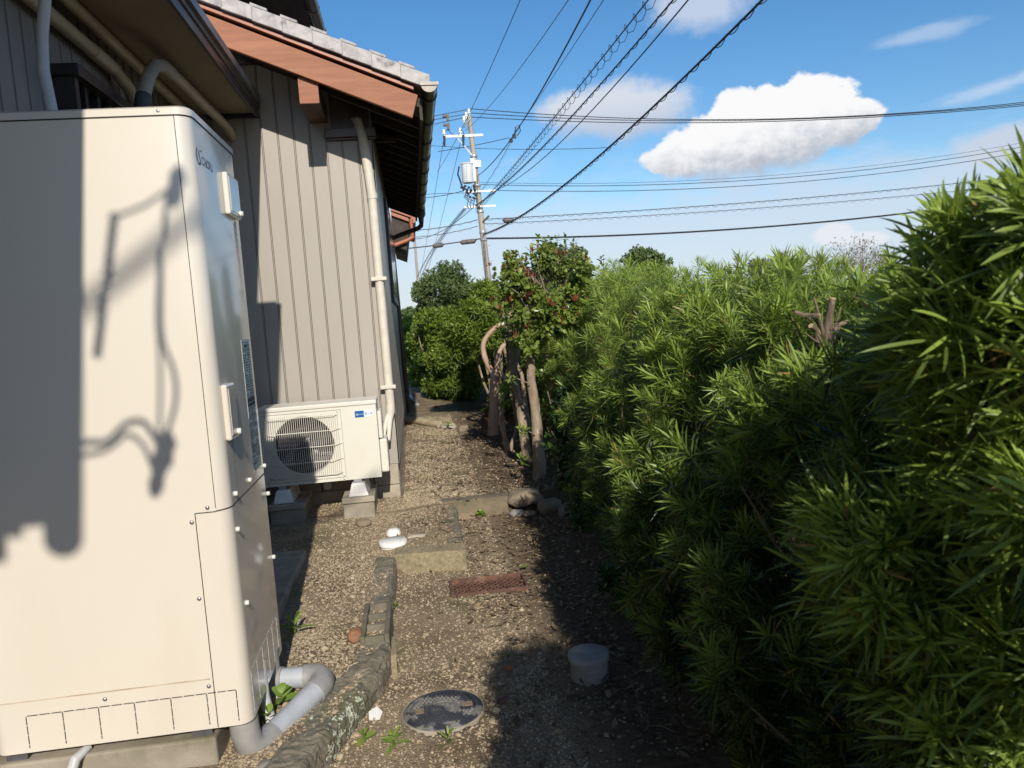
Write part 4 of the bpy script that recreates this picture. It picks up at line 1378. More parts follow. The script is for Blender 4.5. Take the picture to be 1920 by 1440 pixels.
fan = MB().lathe((FC[0], AY0 + 0.055, FC[1]), (0, 1, 0), [(0.03, -0.005), (0.045, 0.012), (0.045, 0.06)], 20).build('fan', M['acdark'], ac)
for kk in range(3):
    b = MB()
    vs, fs = [], []
    for i in range(7):
        for j in range(6):
            rr = 0.044 + (FR - 0.058) * i / 6
            a = kk * 2 * PI / 3 + 0.5 + (j / 5 - 0.5) * 1.5 + 0.3 * i / 6
            vs.append((FC[0] + rr * math.cos(a), AY0 + 0.075 + 0.05 * (j / 5), FC[1] + rr * math.sin(a)))
    for i in range(6):
        for j in range(5):
            fs.append((i * 6 + j, i * 6 + j + 1, (i + 1) * 6 + j + 1, (i + 1) * 6 + j))
    b.add(vs, fs, True)
    b.build('fan_blade', M['acdark'], fan)
MB().tube([(FC[0] + 0.02, AY0 + 0.05, FC[1] + 0.05), (FC[0] + 0.03, AY0 + 0.05, FC[1] - 0.02)], 0.014, 10).build('hub_cap', M['pgrey'], fan)
MB().box(FC[0] + 0.045, FC[0] + 0.07, AY0 + 0.12, AY0 + 0.14, 0.43, 0.57).build('motor_bracket', M['pgrey'], fan)
# wire guard
gd = MB()
GX0, GX1, GZ0, GZ1 = -1.045, -0.535, 0.398, 0.842
b = MB()
k = 0
x = GX0 + 0.012
while x < GX1 - 0.006:
    b.tube([(x, AY0 - 0.004, GZ0 + 0.006), (x, AY0 - 0.026, GZ0 + 0.035), (x, AY0 - 0.028, GZ1 - 0.035), (x, AY0 - 0.004, GZ1 - 0.006)], 0.0019, 4, smooth=False)
    x += 0.0138
for z in (0.512, 0.615, 0.718):
    b.tube([(GX0 - 0.002, AY0 - 0.003, z - 0.006), (GX0 + 0.07, AY0 - 0.032, z), (GX1 - 0.07, AY0 - 0.032, z), (GX1 + 0.002, AY0 - 0.003, z + 0.006)], 0.003, 5, smooth=False)
for z in (GZ0 + 0.022, GZ1 - 0.022):
    b.tube([(GX0 + 0.01, AY0 - 0.003, z), (GX0 + 0.04, AY0 - 0.028, z), (GX1 - 0.04, AY0 - 0.028, z), (GX1 - 0.01, AY0 - 0.003, z)], 0.003, 5, smooth=False)
b.build('fan_guard', M['ac'], ac)
b = MB()
b.box(GX0 - 0.012, GX1 + 0.010, AY0 - 0.0022, AY0 - 0.0002, GZ1 + 0.006, GZ1 + 0.009)
b.box(GX1 + 0.008, GX1 + 0.0105, AY0 - 0.0022, AY0 - 0.0002, GZ0 - 0.01, GZ1 + 0.0055)
b.box(GX0 - 0.012, GX1 + 0.010, AY0 - 0.0022, AY0 - 0.0002, GZ0 - 0.014, GZ0 - 0.011)
b.build('guard_seam', M['pvcfit'], ac)
for (x, z) in ((GX1 - 0.004, GZ0 - 0.002), (GX1 - 0.006, GZ0 - 0.025), (GX0 + 0.004, GZ0), (GX0 + 0.01, GZ0 - 0.025), (GX1 - 0.012, GZ1 - 0.004), (GX0 + 0.02, GZ1 - 0.004)):
    MB().lathe((x, AY0, z), (0, -1, 0), [(0.005, 0), (0.005, 0.004), (0.003, 0.005)], 10).build('screw', M['screw'], ac)
# badge
bx0, bx1, bz0, bz1 = -0.432, -0.308, 0.786, 0.832
bd = MB().box(bx0, bx1, AY0 - 0.0025, AY0, bz0, bz1).build('badge', M['badgewhite'], ac)
xm = bx0 + 0.062
MB().box(bx0 + 0.0008, xm, AY0 - 0.0034, AY0 - 0.0026, bz0 + 0.0008, bz1 - 0.0008).build('badge_blue_field', M['blue'], bd)
b = MB()
cx, cz, s = bx0 + 0.0165, bz0 + 0.0205, 0.0082
for a in (90, 210, 330):
    a = R_(a)
    d = (math.cos(a), math.sin(a))
    pq = (-d[1] * 0.5, d[0] * 0.5)
    pts = [(0, 0), (d[0] * 0.62 + pq[0] * 0.72, d[1] * 0.62 + pq[1] * 0.72), (d[0] * 1.25, d[1] * 1.25), (d[0] * 0.62 - pq[0] * 0.72, d[1] * 0.62 - pq[1] * 0.72)]
    b.add([(cx + p[0] * s, AY0 - 0.0042, cz + p[1] * s) for p in pts], [(0, 1, 2, 3)])
b.build('badge_emblem', M['badgewhite'], bd)
text('badge_lettering', 'MITSUBISHI', 0.0072, (bx0 + 0.0265, AY0 - 0.0042, bz0 + 0.0185), (1, 0, 0), (0, 0, 1), M['badgewhite'], bd, 0.0002)
text('badge_lettering', '霧ヶ峰', 0.0185, (xm + 0.0035, AY0 - 0.0034, bz0 + 0.0155), (1, 0, 0), (0, 0, 1), M['badgegrey'], bd, 0.0002)
# valve cover on the right side
b = MB()
b.box(AX1 + 0.001, AX1 + 0.03, AY0 + 0.05, AY0 + 0.22, 0.62, 0.815)
b.box(AX1 + 0.001, AX1 + 0.055, AY0 + 0.04, AY0 + 0.24, 0.385, 0.617)
b.build('valve_cover', M['ac'], ac, bevel=0.012, seg=3)
MB().box(AX1 + 0.0305, AX1 + 0.034, AY0 + 0.06, AY0 + 0.10, 0.775, 0.790).build('cover_grip', M['chrome'], ac)
for fx in (-0.955, -0.452):
    f = MB().hexa([(fx - 0.068, 5.275, 0.246), (fx + 0.068, 5.275, 0.246), (fx + 0.068, 5.62, 0.246), (fx - 0.068, 5.62, 0.246),
                   (fx - 0.043, 5.288, 0.335), (fx + 0.043, 5.288, 0.335), (fx + 0.043, 5.61, 0.335), (fx - 0.043, 5.61, 0.335)]).build('plastic_foot', M['white'], ac, bevel=0.005)
    b = MB()
    for q_ in (-0.028, -0.009, 0.010, 0.029):
        b.hexa([(fx + q_ * 1.5 - 0.004, 5.2725, 0.25), (fx + q_ * 1.5 + 0.004, 5.2725, 0.25), (fx + q_ * 1.5 + 0.004, 5.276, 0.25), (fx + q_ * 1.5 - 0.004, 5.276, 0.25),
                (fx + q_ - 0.003, 5.2855, 0.33), (fx + q_ + 0.003, 5.2855, 0.33), (fx + q_ + 0.003, 5.289, 0.33), (fx + q_ - 0.003, 5.289, 0.33)])
    b.build('foot_rib', M['white'], f)
    MB().box(fx - 0.026, fx + 0.026, 5.30, 5.36, 0.336, 0.361).build('foot_bracket', M['chrome'], f)
for i, (xa, xb) in enumerate(((-1.055, -0.815), (-0.567, -0.345))):
    side = ('left', 'right')[i]
    o = MB().box(xa, xb, 5.255, 5.66, 0.205, 0.244).build('concrete_paver', M['concpale'], bevel=0.005)
    props(o, f'thin concrete paver directly under the {side} foot of the air conditioner', 'paver', 'supports of the air conditioner')
    b = MB()
    b.box(xa + 0.005, xb - 0.01 + 0.004, 5.27, 5.66, 0.03, 0.202)
    o = b.build('concrete_block', M['concrete'], bevel=0.006)
    props(o, f'half-buried concrete block below the paver at the {side} foot of the air conditioner', 'concrete block', 'supports of the air conditioner')
vent = MB().lathe((-0.712, WY - 0.001, 0.245), (0, -1, 0), [(0.030, 0), (0.030, 0.006), (0.026, 0.008)], 16).build('vent_grille', M['whitecap'], house)

# ivory pipe cover coming down the wall corner
pd = thing('pipe_cover', 'ivory pipe cover running down the front wall corner to the air conditioner', 'pipe cover', (-0.2, 5.7, 0.5))
b = MB()
b.tube([(-0.31, WY + 0.25, 2.83), (-0.29, WY + 0.06, 2.90), (-0.26, WY - 0.04, 2.86), (-0.235, WY - 0.045, 2.74), (-0.215, WY - 0.038, 2.50), (-0.205, WY - 0.036, 2.32)], 0.034, 14)
b.build('upper_bend', M['duct'], pd)
pts = []
k = 0
z = 2.33
rad = []
while z > 0.80:
    pts.append((-0.203 + 0.002 * math.sin(z * 2.3), WY - 0.036, z))
    rad.append(0.0315 if k % 2 else 0.0335)
    z -= 0.012
    k += 1
MB().tube(pts, rad, 12).build('ribbed_pipe', M['duct'], pd)
MB().tube([(-0.204, WY - 0.036, 2.35), (-0.203, WY - 0.036, 2.31)], 0.037, 12).build('joint_ring', M['duct'], pd)
for z in (1.735, 0.945):
    MB().box(-0.262, -0.150, WY - 0.076, WY - 0.001, z - 0.014, z + 0.014).build('strap', M['duct'], pd, bevel=0.006)
MB().tube([(-0.203, WY - 0.036, 0.81), (-0.205, WY - 0.038, 0.76), (-0.215, WY - 0.05, 0.70), (-0.225, WY - 0.09, 0.62), (-0.235, WY - 0.14, 0.56)], [0.034, 0.034, 0.022, 0.016, 0.016], 12).build('lower_branch', M['duct'], pd)
MB().tube([(-0.21, WY - 0.04, 0.76), (-0.24, WY - 0.06, 0.70), (-0.262, WY - 0.10, 0.62), (-0.268, WY - 0.15, 0.56)], [0.022, 0.018, 0.016, 0.016], 12).build('lower_branch', M['duct'], pd)

# ------------------------------------------------------------------ yard: kerbs, slabs, covers
def rough_block(name, poly, z0, z1, amp, seed, m, cuts=3, taper=0.0):
    bm = bmesh.new()
    n_ = len(poly)
    cx_ = sum(p[0] for p in poly) / n_
    cy_ = sum(p[1] for p in poly) / n_
    lo_ = [bm.verts.new((x, y, z0)) for x, y in poly]
    hi_ = [bm.verts.new((cx_ + (x - cx_) * (1 - taper), cy_ + (y - cy_) * (1 - taper), z1)) for x, y in poly]
    bm.faces.new(lo_[::-1])
    bm.faces.new(hi_)
    for i in range(n_):
        bm.faces.new((lo_[i], lo_[(i + 1) % n_], hi_[(i + 1) % n_], hi_[i]))
    bmesh.ops.triangulate(bm, faces=bm.faces)
    bmesh.ops.subdivide_edges(bm, edges=bm.edges, cuts=cuts, use_grid_fill=True)
    bmesh.ops.triangulate(bm, faces=bm.faces)
    for v in bm.verts:
        q_ = v.co * 11 + Vector((seed, seed * 2, -seed))
        d = Vector((mnoise.noise(q_), mnoise.noise(q_ + Vector((9, 3, 1))), mnoise.noise(q_ + Vector((2, 8, 5)))))
        q2 = v.co * 34 + Vector((seed, 1, 0))
        v.co += d * amp + Vector((0, 0, mnoise.noise(q2))) * amp * 0.35
    me = bpy.data.meshes.new(name)
    bm.to_mesh(me)
    bm.free()
    return link(name, me, m)


def kerb_loft(name, path, width, ztop, zbot, amp, seed, m, nsec=60):
    P = [Vector((*p, 0)) for p in path]
    ln = [0.0]
    for a, b_ in zip(P, P[1:]):
        ln.append(ln[-1] + (b_ - a).length)
    prof = [(-0.5, zbot), (-0.5, zbot * 0.2 + ztop * 0.5), (-0.49, ztop - 0.02), (-0.42, ztop - 0.004)] + [(-0.42 + 0.84 * k / 7, ztop) for k in range(1, 7)] + [(0.42, ztop - 0.003), (0.49, ztop - 0.018)] + [(0.5, ztop - 0.02 - (ztop - 0.02 - zbot) * k / 8) for k in range(1, 9)]
    vs = []
    for i in range(nsec + 1):
        t = ln[-1] * i / nsec
        k = max(q for q in range(len(ln) - 1) if ln[q] <= t + 1e-9)
        f = (t - ln[k]) / (ln[k + 1] - ln[k])
        c_ = P[k].lerp(P[k + 1], f)
        d = (P[k + 1] - P[k]).normalized()
        nrm_ = Vector((d.y, -d.x, 0))
        wv = 1 + 0.16 * mnoise.noise(Vector((t * 5, seed, 0)))
        for u, z in prof:
            v = c_ + nrm_ * u * width * wv + Vector((0, 0, z))
            q = Vector((seed, seed, seed)) + v
            d1 = mnoise.noise(q * 9) * amp + mnoise.noise(q * 28) * amp * 0.35 + mnoise.noise(q * 75) * amp * 0.45
            chip = max(0.0, mnoise.noise(q * 14 + Vector((5, 5, 5))) - 0.15) * amp * 3.0 * (1.0 if abs(u) > 0.38 and z > ztop - 0.03 else 0.15)
            out = nrm_ * (1 if u > 0 else -1) if abs(u) > 0.45 else Vector((0, 0, 1))
            vs.append(v + out * d1 - (out + Vector((0, 0, 1))) * chip * 0.6)
    w = len(prof)
    b_ = MB().add(vs, [(i * w + k, i * w + k + 1, (i + 1) * w + k + 1, (i + 1) * w + k) for i in range(nsec) for k in range(w - 1)] + [tuple(range(w)), tuple(nsec * w + k for k in range(w))])
    return b_.build(name, m)


o = kerb_loft('kerb_stone', [(-0.575, 2.03), (-0.445, 2.40), (-0.345, 2.70), (-0.262, 3.0), (-0.25, 3.10)], 0.135, 0.114, -0.05, 0.017, 3.1, M['concmoss'], 90)
props(o, 'broken mossy concrete kerb with pale lichen in the foreground beside the manhole', 'kerb')
kb = o
# pale lichen flakes on its face
from mathutils.bvhtree import BVHTree
bv = BVHTree.FromPolygons([v.co.copy() for v in kb.data.vertices], [tuple(p.vertices) for p in kb.data.polygons])
b = MB()
for i in range(900):
    t = random.random()
    x, y = -0.385 + 0.10 * t + 0.25, 2.40 + 0.30 * t - 0.085
    z = 0.02 + 0.115 * random.random()
    if mnoise.noise(Vector((t * 9, z * 30, 3.0))) < 0.02 - 0.35 * (z - 0.07) / 0.05 * 0.3:
        continue
    hit, nn, _, _ = bv.ray_cast(Vector((x, y, z)), Vector((-0.945, 0.327, -0.05)), 0.5)
    if hit is None:
        continue
    a_ = nn.orthogonal().normalized()
    c_ = nn.cross(a_)
    r_ = random.uniform(0.002, 0.0055)
    ph = random.uniform(0, PI)
    ring = [hit + nn * 0.0012 + (a_ * math.cos(ph + k * PI / 3) + c_ * math.sin(ph + k * PI / 3) * random.uniform(0.5, 1.3)) * r_ for k in range(6)]
    b.add(ring + [hit + nn * 0.0022], [(k, (k + 1) % 6, 6) for k in range(6)])
b.build('lichen', M['lichen'], kb, kind='stuff')


def hollow_block(y0, y1, x0, x1, z1, label):
    t = 0.020
    b = MB()
    b.box(x0, x0 + t, y0, y1, -0.04, z1)
    b.box(x1 - t, x1, y0, y1, -0.04, z1)
    nw = 4
    for i in range(nw):
        y = y0 + (y1 - y0 - t) * i / (nw - 1)
        b.box(x0 + t + 0.0005, x1 - t - 0.0005, y, y + t, -0.04, z1 - 0.004)
    b.box(x0 + t + 0.0005, x1 - t - 0.0005, y0 + 0.021, y1 - 0.021, -0.04, z1 - 0.035)
    o_ = b.build('hollow_block', M['concmoss'], bevel=0.004)
    return props(o_, label, 'concrete block')


hollow_block(3.11, 3.50, -0.315, -0.195, 0.135, 'dark hollow concrete block set in the kerb, its cavities facing up')
o = kerb_loft('kerb_stone', [(-0.258, 3.51), (-0.252, 3.9), (-0.252, 4.275)], 0.115, 0.110, -0.05, 0.013, 6.0, M['concmoss'], 60)
props(o, 'mossy buried kerb between the hollow block and the sandy slab', 'kerb')
o = rough_block('concrete_shard', [(-0.188, 2.985), (-0.165, 2.99), (-0.172, 3.16), (-0.187, 3.16)], -0.03, 0.10, 0.004, 2.0, M['concsand'], cuts=2)
props(o, 'thin upright concrete shard leaning on the hollow block', 'concrete shard')
o = rough_block('concrete_slab', [(-0.205, 4.285), (0.198, 4.225), (0.205, 4.36), (-0.20, 4.42)], -0.06, 0.112, 0.006, 8.0, M['concsand'], cuts=5)
props(o, 'sandy concrete slab forming a low step across the path', 'concrete slab')
o = kerb_loft('kerb_stone', [(0.148, 4.42), (0.155, 4.9), (0.158, 5.31)], 0.10, 0.106, -0.06, 0.013, 4.4, M['concmoss'], 60)
props(o, 'low mossy kerb running from the sandy slab to the concrete riser', 'kerb')
o = rough_block('concrete_riser', [(0.185, 5.365), (0.575, 5.335), (0.585, 5.45), (0.19, 5.47)], -0.06, 0.132, 0.005, 5.0, M['riser'], cuts=5)
props(o, 'concrete board riser holding back the higher ground, weed in front', 'riser')
o = rough_block('concrete_riser', [(0.10, 5.36), (0.178, 5.368), (0.182, 5.47), (0.11, 5.46)], -0.06, 0.128, 0.005, 7.0, M['riser'], cuts=3)
props(o, 'narrow concrete end piece left of the riser joint', 'riser')


def stone(x, y, z, sx, sy, sz, seed, m, label, rot=0.0):
    bm = bmesh.new()
    bmesh.ops.create_icosphere(bm, subdivisions=3, radius=1.0)
    for v in bm.verts:
        q_ = v.co * 1.3 + Vector((seed, seed, seed))
        k_ = 1 + 0.34 * mnoise.noise(q_) + 0.10 * mnoise.noise(q_ * 3.3)
        p = v.co * k_
        p = Vector((math.copysign(abs(p.x) ** 0.8, p.x), math.copysign(abs(p.y) ** 0.8, p.y), math.copysign(abs(p.z) ** 0.75, p.z)))
        p = Vector((p.x * sx, p.y * sy, p.z * sz))
        v.co = Matrix.Rotation(rot, 3, 'Z') @ p + Vector((x, y, z))
    me = bpy.data.meshes.new('stone')
    bm.to_mesh(me)
    bm.free()
    for p in me.polygons:
        p.use_smooth = True
    o_ = link('stone', me, m)
    return props(o_, label, 'stone')


stone(0.70, 5.36, 0.105, 0.13, 0.10, 0.062, 1.0, M['rock'], 'large flat brown stone at the foot of the spotted trunk, beside the riser')
stone(0.86, 5.24, 0.045, 0.085, 0.07, 0.06, 2.2, M['rock'], 'rounded brown stone right of the large flat stone')
stone(0.625, 5.27, 0.02, 0.05, 0.035, 0.028, 3.0, M['rockgrey'], 'small grey stone wedged under the left end of the large flat stone')
stone(0.71, 5.235, 0.015, 0.045, 0.03, 0.022, 4.1, M['rock'], 'small stone wedged under the middle of the large flat stone')
stone(0.965, 5.02, 0.05, 0.075, 0.08, 0.07, 5.3, M['rockgrey'], 'pale grey stone in shade at the hedge foot')
o = stone(-0.335, 3.16, 0.125, 0.033, 0.042, 0.026, 6.6, M['brick'], 'orange brick fragment lying left of the hollow block')
o.name = 'brick_fragment'
o['category'] = 'brick'
stone(0.265, 2.93, 0.012, 0.018, 0.014, 0.011, 9.6, M['brick'], 'small reddish pebble at the shadow edge on the path')
stone(-0.075, 4.60, 0.115, 0.055, 0.022, 0.012, 7.7, M['concpale'].copy(), 'pale flat stone lying behind the sandy slab')
stone(-0.545, 2.30, 0.105, 0.022, 0.018, 0.012, 8.1, M['rockgrey'], 'grey stone below the drain pipe elbow')
stone(-0.42, 5.06, 0.115, 0.05, 0.04, 0.025, 8.9, M['rock'], 'brown stone half buried in front of the right air conditioner block')

# manhole cover
mh = thing('manhole_cover', 'round blue-black manhole cover with grey scuffs set in the path', 'manhole cover', (0, 2.68, 0))
MC = (0.0, 2.68)
RM = 0.150
MB().lathe((MC[0], MC[1], -0.04), (0, 0, 1), [(RM, 0), (RM, 0.044), (RM - 0.002, 0.047), (RM - 0.006, 0.047), (RM - 0.007, 0.040)], 56).build('rim', M['concrete'], mh)
MB().lathe((MC[0], MC[1], -0.03), (0, 0, 1), [(RM - 0.0075, 0), (RM - 0.0075, 0.036), (RM - 0.011, 0.040)], 56).build('lid_plate', M['iron'], mh)
b = MB()
for rr in (RM - 0.026, 0.052):
    seg = 48
    for i in range(seg):
        a0, a1 = 2 * PI * i / seg, 2 * PI * (i + 1) / seg
        p = [(MC[0] + q_ * math.cos(a), MC[1] + q_ * math.sin(a)) for a, q_ in ((a0, rr - 0.003), (a0, rr + 0.003), (a1, rr + 0.003), (a1, rr - 0.003))]
        b.hexa([(x, y, 0.009) for x, y in p] + [(x, y, 0.0135) for x, y in p])
for i in range(-8, 9):
    for j in range(-8, 9):
        x, y = i * 0.0145 + (0.007 if j % 2 else 0), j * 0.0145
        rr = math.hypot(x, y)
        if 0.058 < rr < RM - 0.034 and not (abs(y) < 0.022 and 0.055 < abs(x) < 0.115):
            b.box(MC[0] + x - 0.0045, MC[0] + x + 0.0045, MC[1] + y - 0.005, MC[1] + y + 0.005, 0.009, 0.0145)
for i in range(-2, 3):
    for j in range(-2, 3):
        if math.hypot(i, j) < 2.6 and (i * 7 + j * 3) % 4:
            b.box(MC[0] + i * 0.016 - 0.003, MC[0] + i * 0.016 + 0.005, MC[1] + j * 0.015 - 0.004, MC[1] + j * 0.015 + 0.004, 0.009, 0.0125)
b.build('raised_pattern', M['iron'], mh, kind='stuff')
for (x, w_) in ((-0.083, 0.015), (0.088, 0.019)):
    MB().box(MC[0] + x - w_, MC[0] + x + w_, MC[1] - 0.017 + (0.012 if x > 0 else 0), MC[1] + 0.017 + (0.012 if x > 0 else 0), 0.0095, 0.0122).build('gravel_filled_slot', M['soil'], mh)

# rusty grate
gt = thing('drain_grate', 'rusty iron frame with diamond mesh sunk in the path', 'drain grate', (0.29, 3.93, 0))
g0, g1, h0, h1 = 0.085, 0.49, 3.815, 4.05
for (xa, xb, ya, yb2) in ((g0, g1, h0, h0 + 0.014), (g0, g1, h1 - 0.014, h1), (g0, g0 + 0.014, h0 + 0.0145, h1 - 0.0145), (g1 - 0.014, g1, h0 + 0.0145, h1 - 0.0145)):
    MB().box(xa, xb, ya, yb2, -0.075, 0.012).build('frame_bar', M['rust'], gt, bevel=0.003, seg=1)
b = MB()
ix0, ix1, iy0, iy1 = g0 + 0.012, g1 - 0.012, h0 + 0.012, h1 - 0.012
for sgn in (1, -1):
    c_ = ix0 - 0.4
    while c_ < ix1 + 0.4:
        ys2 = [iy0, iy1]
        pts = []
        for y in ys2:
            x = c_ + sgn * (y - iy0) * 0.9 + (0 if sgn > 0 else 0.20)
            pts.append((x, y))
        (xa, ya), (xb, yb2) = pts
        # clip in x
        def clip(xa, ya, xb, yb2):
            t0, t1 = 0.0, 1.0
            d_ = xb - xa
            if abs(d_) < 1e-9:
                return None
            for lim, s_ in ((ix0, 1), (ix1, -1)):
                t = (lim - xa) / d_
                if s_ * d_ > 0:
                    t0 = max(t0, t)
                else:
                    t1 = min(t1, t)
            if t0 >= t1:
                return None
            return (xa + d_ * t0, ya + (yb2 - ya) * t0, xa + d_ * t1, ya + (yb2 - ya) * t1)
        r_ = clip(xa, ya, xb, yb2)
        if r_:
            b.tube([(r_[0], r_[1], -0.012 + 0.003 * sgn), (r_[2], r_[3], -0.012 + 0.003 * sgn)], 0.0040, 5, smooth=False)
        c_ += 0.036
b.build('mesh_bars', M['rust'], gt)
MB().box(ix0, ix1, iy0, iy1, -0.075, -0.048).build('sump_dirt', M['sump'], gt)

# pipe caps
def cap(name, x, y, z0, h, r, m, label, lip=True):
    prof = [(r * 0.90, 0), (r * 0.90, h - 0.024), (r, h - 0.023), (r, h - 0.004), (r - 0.004, h)] if lip else [(r, 0), (r, h * 0.7), (r * 0.8, h * 0.9), (r * 0.5, h)]
    o_ = MB().lathe((x, y, z0), (0, 0, 1), prof, 32).build(name, m)
    return props(o_, label, 'pipe cap')


cap('capped_pipe', -0.213, 4.50, 0.05, 0.085, 0.083, M['whitecap'], 'wide white pipe cap standing in the gravel before the air conditioner')
cap('capped_pipe', -0.216, 4.76, 0.06, 0.075, 0.045, M['white'], 'small domed white pipe cap just behind the wide white one', lip=False)
cap('capped_pipe', 0.57, 2.80, -0.03, 0.125, 0.080, M['pvcold'], 'grey capped inspection pipe standing in shade at right of the manhole')
cap('capped_pipe', -0.12, 13.9, 0.09, 0.14, 0.10, M['pvcold'], 'small grey pipe cap far down the path by the wall')
o = MB().tube([(-0.10, 13.6, 0.12), (-0.05, 12.6, 0.13), (-0.02, 12.0, 0.12)], 0.04, 10).build('fallen_pipe', M['pvcold'])
props(o, 'dark grey pipe lying on the ground by the far pipe cap', 'pipe')
o = MB().tube([(-0.165, 9.95, 0.16), (0.0, 9.75, 0.16), (0.16, 9.45, 0.15), (0.24, 9.35, 0.145)], 0.047, 12).build('surface_pipe', M['hosebeige'])
props(o, 'beige pipe lying across the path, coming out of the house wall', 'pipe')
stone(0.34, 9.15, 0.13, 0.10, 0.05, 0.05, 11.0, M['concpale'], 'pale stone in line with the beige pipe, nearest its end')
stone(0.52, 8.95, 0.12, 0.08, 0.05, 0.045, 12.0, M['rock'], 'brown stone right of the pale stone in line with the beige pipe')

# small litter
b = MB()
b.add([(-0.262, 2.66, 0.008), (-0.225, 2.655, 0.012), (-0.215, 2.69, 0.02), (-0.235, 2.715, 0.03), (-0.265, 2.70, 0.022)], [(0, 1, 2, 3, 4)])
o = b.build('broken_shard', M['white'])
md = o.modifiers.new('thick', 'SOLIDIFY')
md.thickness = 0.004
props(o, 'white broken shard lying between the kerb and manhole', 'shard')


def one_leaf(name, x, y, z, ln, w, ang, m, tint, label, curl=0.25):
    v, f = strip_leaf(6, BROAD, 0.25)
    v = v * np.array([w, ln, w])
    v[:, 2] += curl * ln * ((v[:, 1] / ln - 0.5) ** 2) + 0.004
    c_, s_ = math.cos(ang), math.sin(ang)
    v = np.stack([v[:, 0] * c_ - v[:, 1] * s_ + x, v[:, 0] * s_ + v[:, 1] * c_ + y, v[:, 2] + z], 1)
    o_ = link(name, mesh_np(name, v, f, np.full(len(v), tint), True), m)
    return props(o_, label, 'leaf')


one_leaf('fallen_leaf', 0.195, 2.66, 0.01, 0.055, 0.016, -1.0, M['redleaf'], 0.3, 'dark red fallen leaf right of the manhole cover')
one_leaf('fallen_leaf', 0.49, 4.05, 0.025, 0.06, 0.02, -0.6, M['weed'], 0.5, 'bright green fallen leaf on the corner of the rusty grate')
one_leaf('fallen_leaf', 0.60, 2.62, 0.01, 0.025, 0.010, 0.4, M['weed'], 0.9, 'tiny yellow leaf at the foot of the grey inspection pipe', 0.1)


def weed(x, y, n, ln, hw, label, up=0.5, seed=0):
    g = np.random.default_rng(100 + seed)
    v, f, t = rosette(n, ln, hw, 4, BROAD, 0.2, ln * 0.5, 20, 85, 0.35, g)
    t = np.clip(t, 0, 0.9)
    v[:, 2] -= v[:, 2].min()
    v += np.array([x, y, float(ground_z(x, y)) + 0.002])
    o_ = link('weed', mesh_np('weed', v, f, t, True), M['weed'])
    return props(o_, label, 'weed', 'weeds growing in the gravel')


weed(-0.605, 3.32, 8, 0.10, 0.010, 'weed with long leaves poking out beside the heater base', seed=1)
weed(0.375, 5.31, 14, 0.05, 0.011, 'small green weed sprouting in front of the concrete riser', seed=2)
weed(-0.27, 2.53, 7, 0.045, 0.010, 'weed sprouting at the foot of the lichen covered kerb', seed=3)
weed(-0.17, 2.48, 12, 0.06, 0.006, 'feathery weed at the bottom edge below the manhole, left of the grassy tuft', seed=4)
weed(0.01, 2.43, 9, 0.06, 0.004, 'grassy tuft at the bottom edge below the manhole cover', seed=5)
weed(-0.55, 2.66, 9, 0.07, 0.016, 'broad leaved weed growing inside the bend of the drain pipe', seed=6)
weed(-0.58, 2.56, 7, 0.06, 0.014, 'weed under the slanting drain pipe next to the heater foot', seed=7)
weed(0.09, 7.25, 8, 0.05, 0.006, 'grassy weed alone in the middle of the sunny path', seed=8)
weed(0.33, 9.0, 12, 0.09, 0.008, 'weed tuft by the stones at the end of the beige pipe', seed=9)
weed(-0.19, 3.70, 10, 0.04, 0.005, 'tiny weed at the inner side of the buried kerb', seed=10)

# ------------------------------------------------------------------ hedge
gT = np.random.default_rng(5)
T_far = [rosette(36, 0.090, 0.0025, 2, PODO, 0, 0.075, 10, 84, 0.25, gT) for _ in range(8)]
T_mid = [rosette(40, 0.094, 0.0025, 3, PODO, 0, 0.085, 10, 84, 0.28, gT) for _ in range(10)]
T_near = [rosette(46, 0.110, 0.0030, 6, PODO, 0.35, 0.09, 10, 86, 0.30, gT) for _ in range(14)]


def hedge_front(y):
    return np.interp(y, [0.3, 1.2, 2.2, 3.4, 4.6, 5.4, 6.2, 7.5], [0.88, 0.80, 0.80, 0.86, 1.00, 1.10, 1.22, 1.20])


def hedge_top(y):
    return np.interp(y, [0.3, 0.9, 1.05, 1.18, 1.30, 1.5, 1.7, 2.5, 4.0, 6.0, 8.0], [1.16, 1.50, 1.45, 1.38, 1.34, 1.31, 1.34, 1.38, 1.47, 1.56, 1.58])


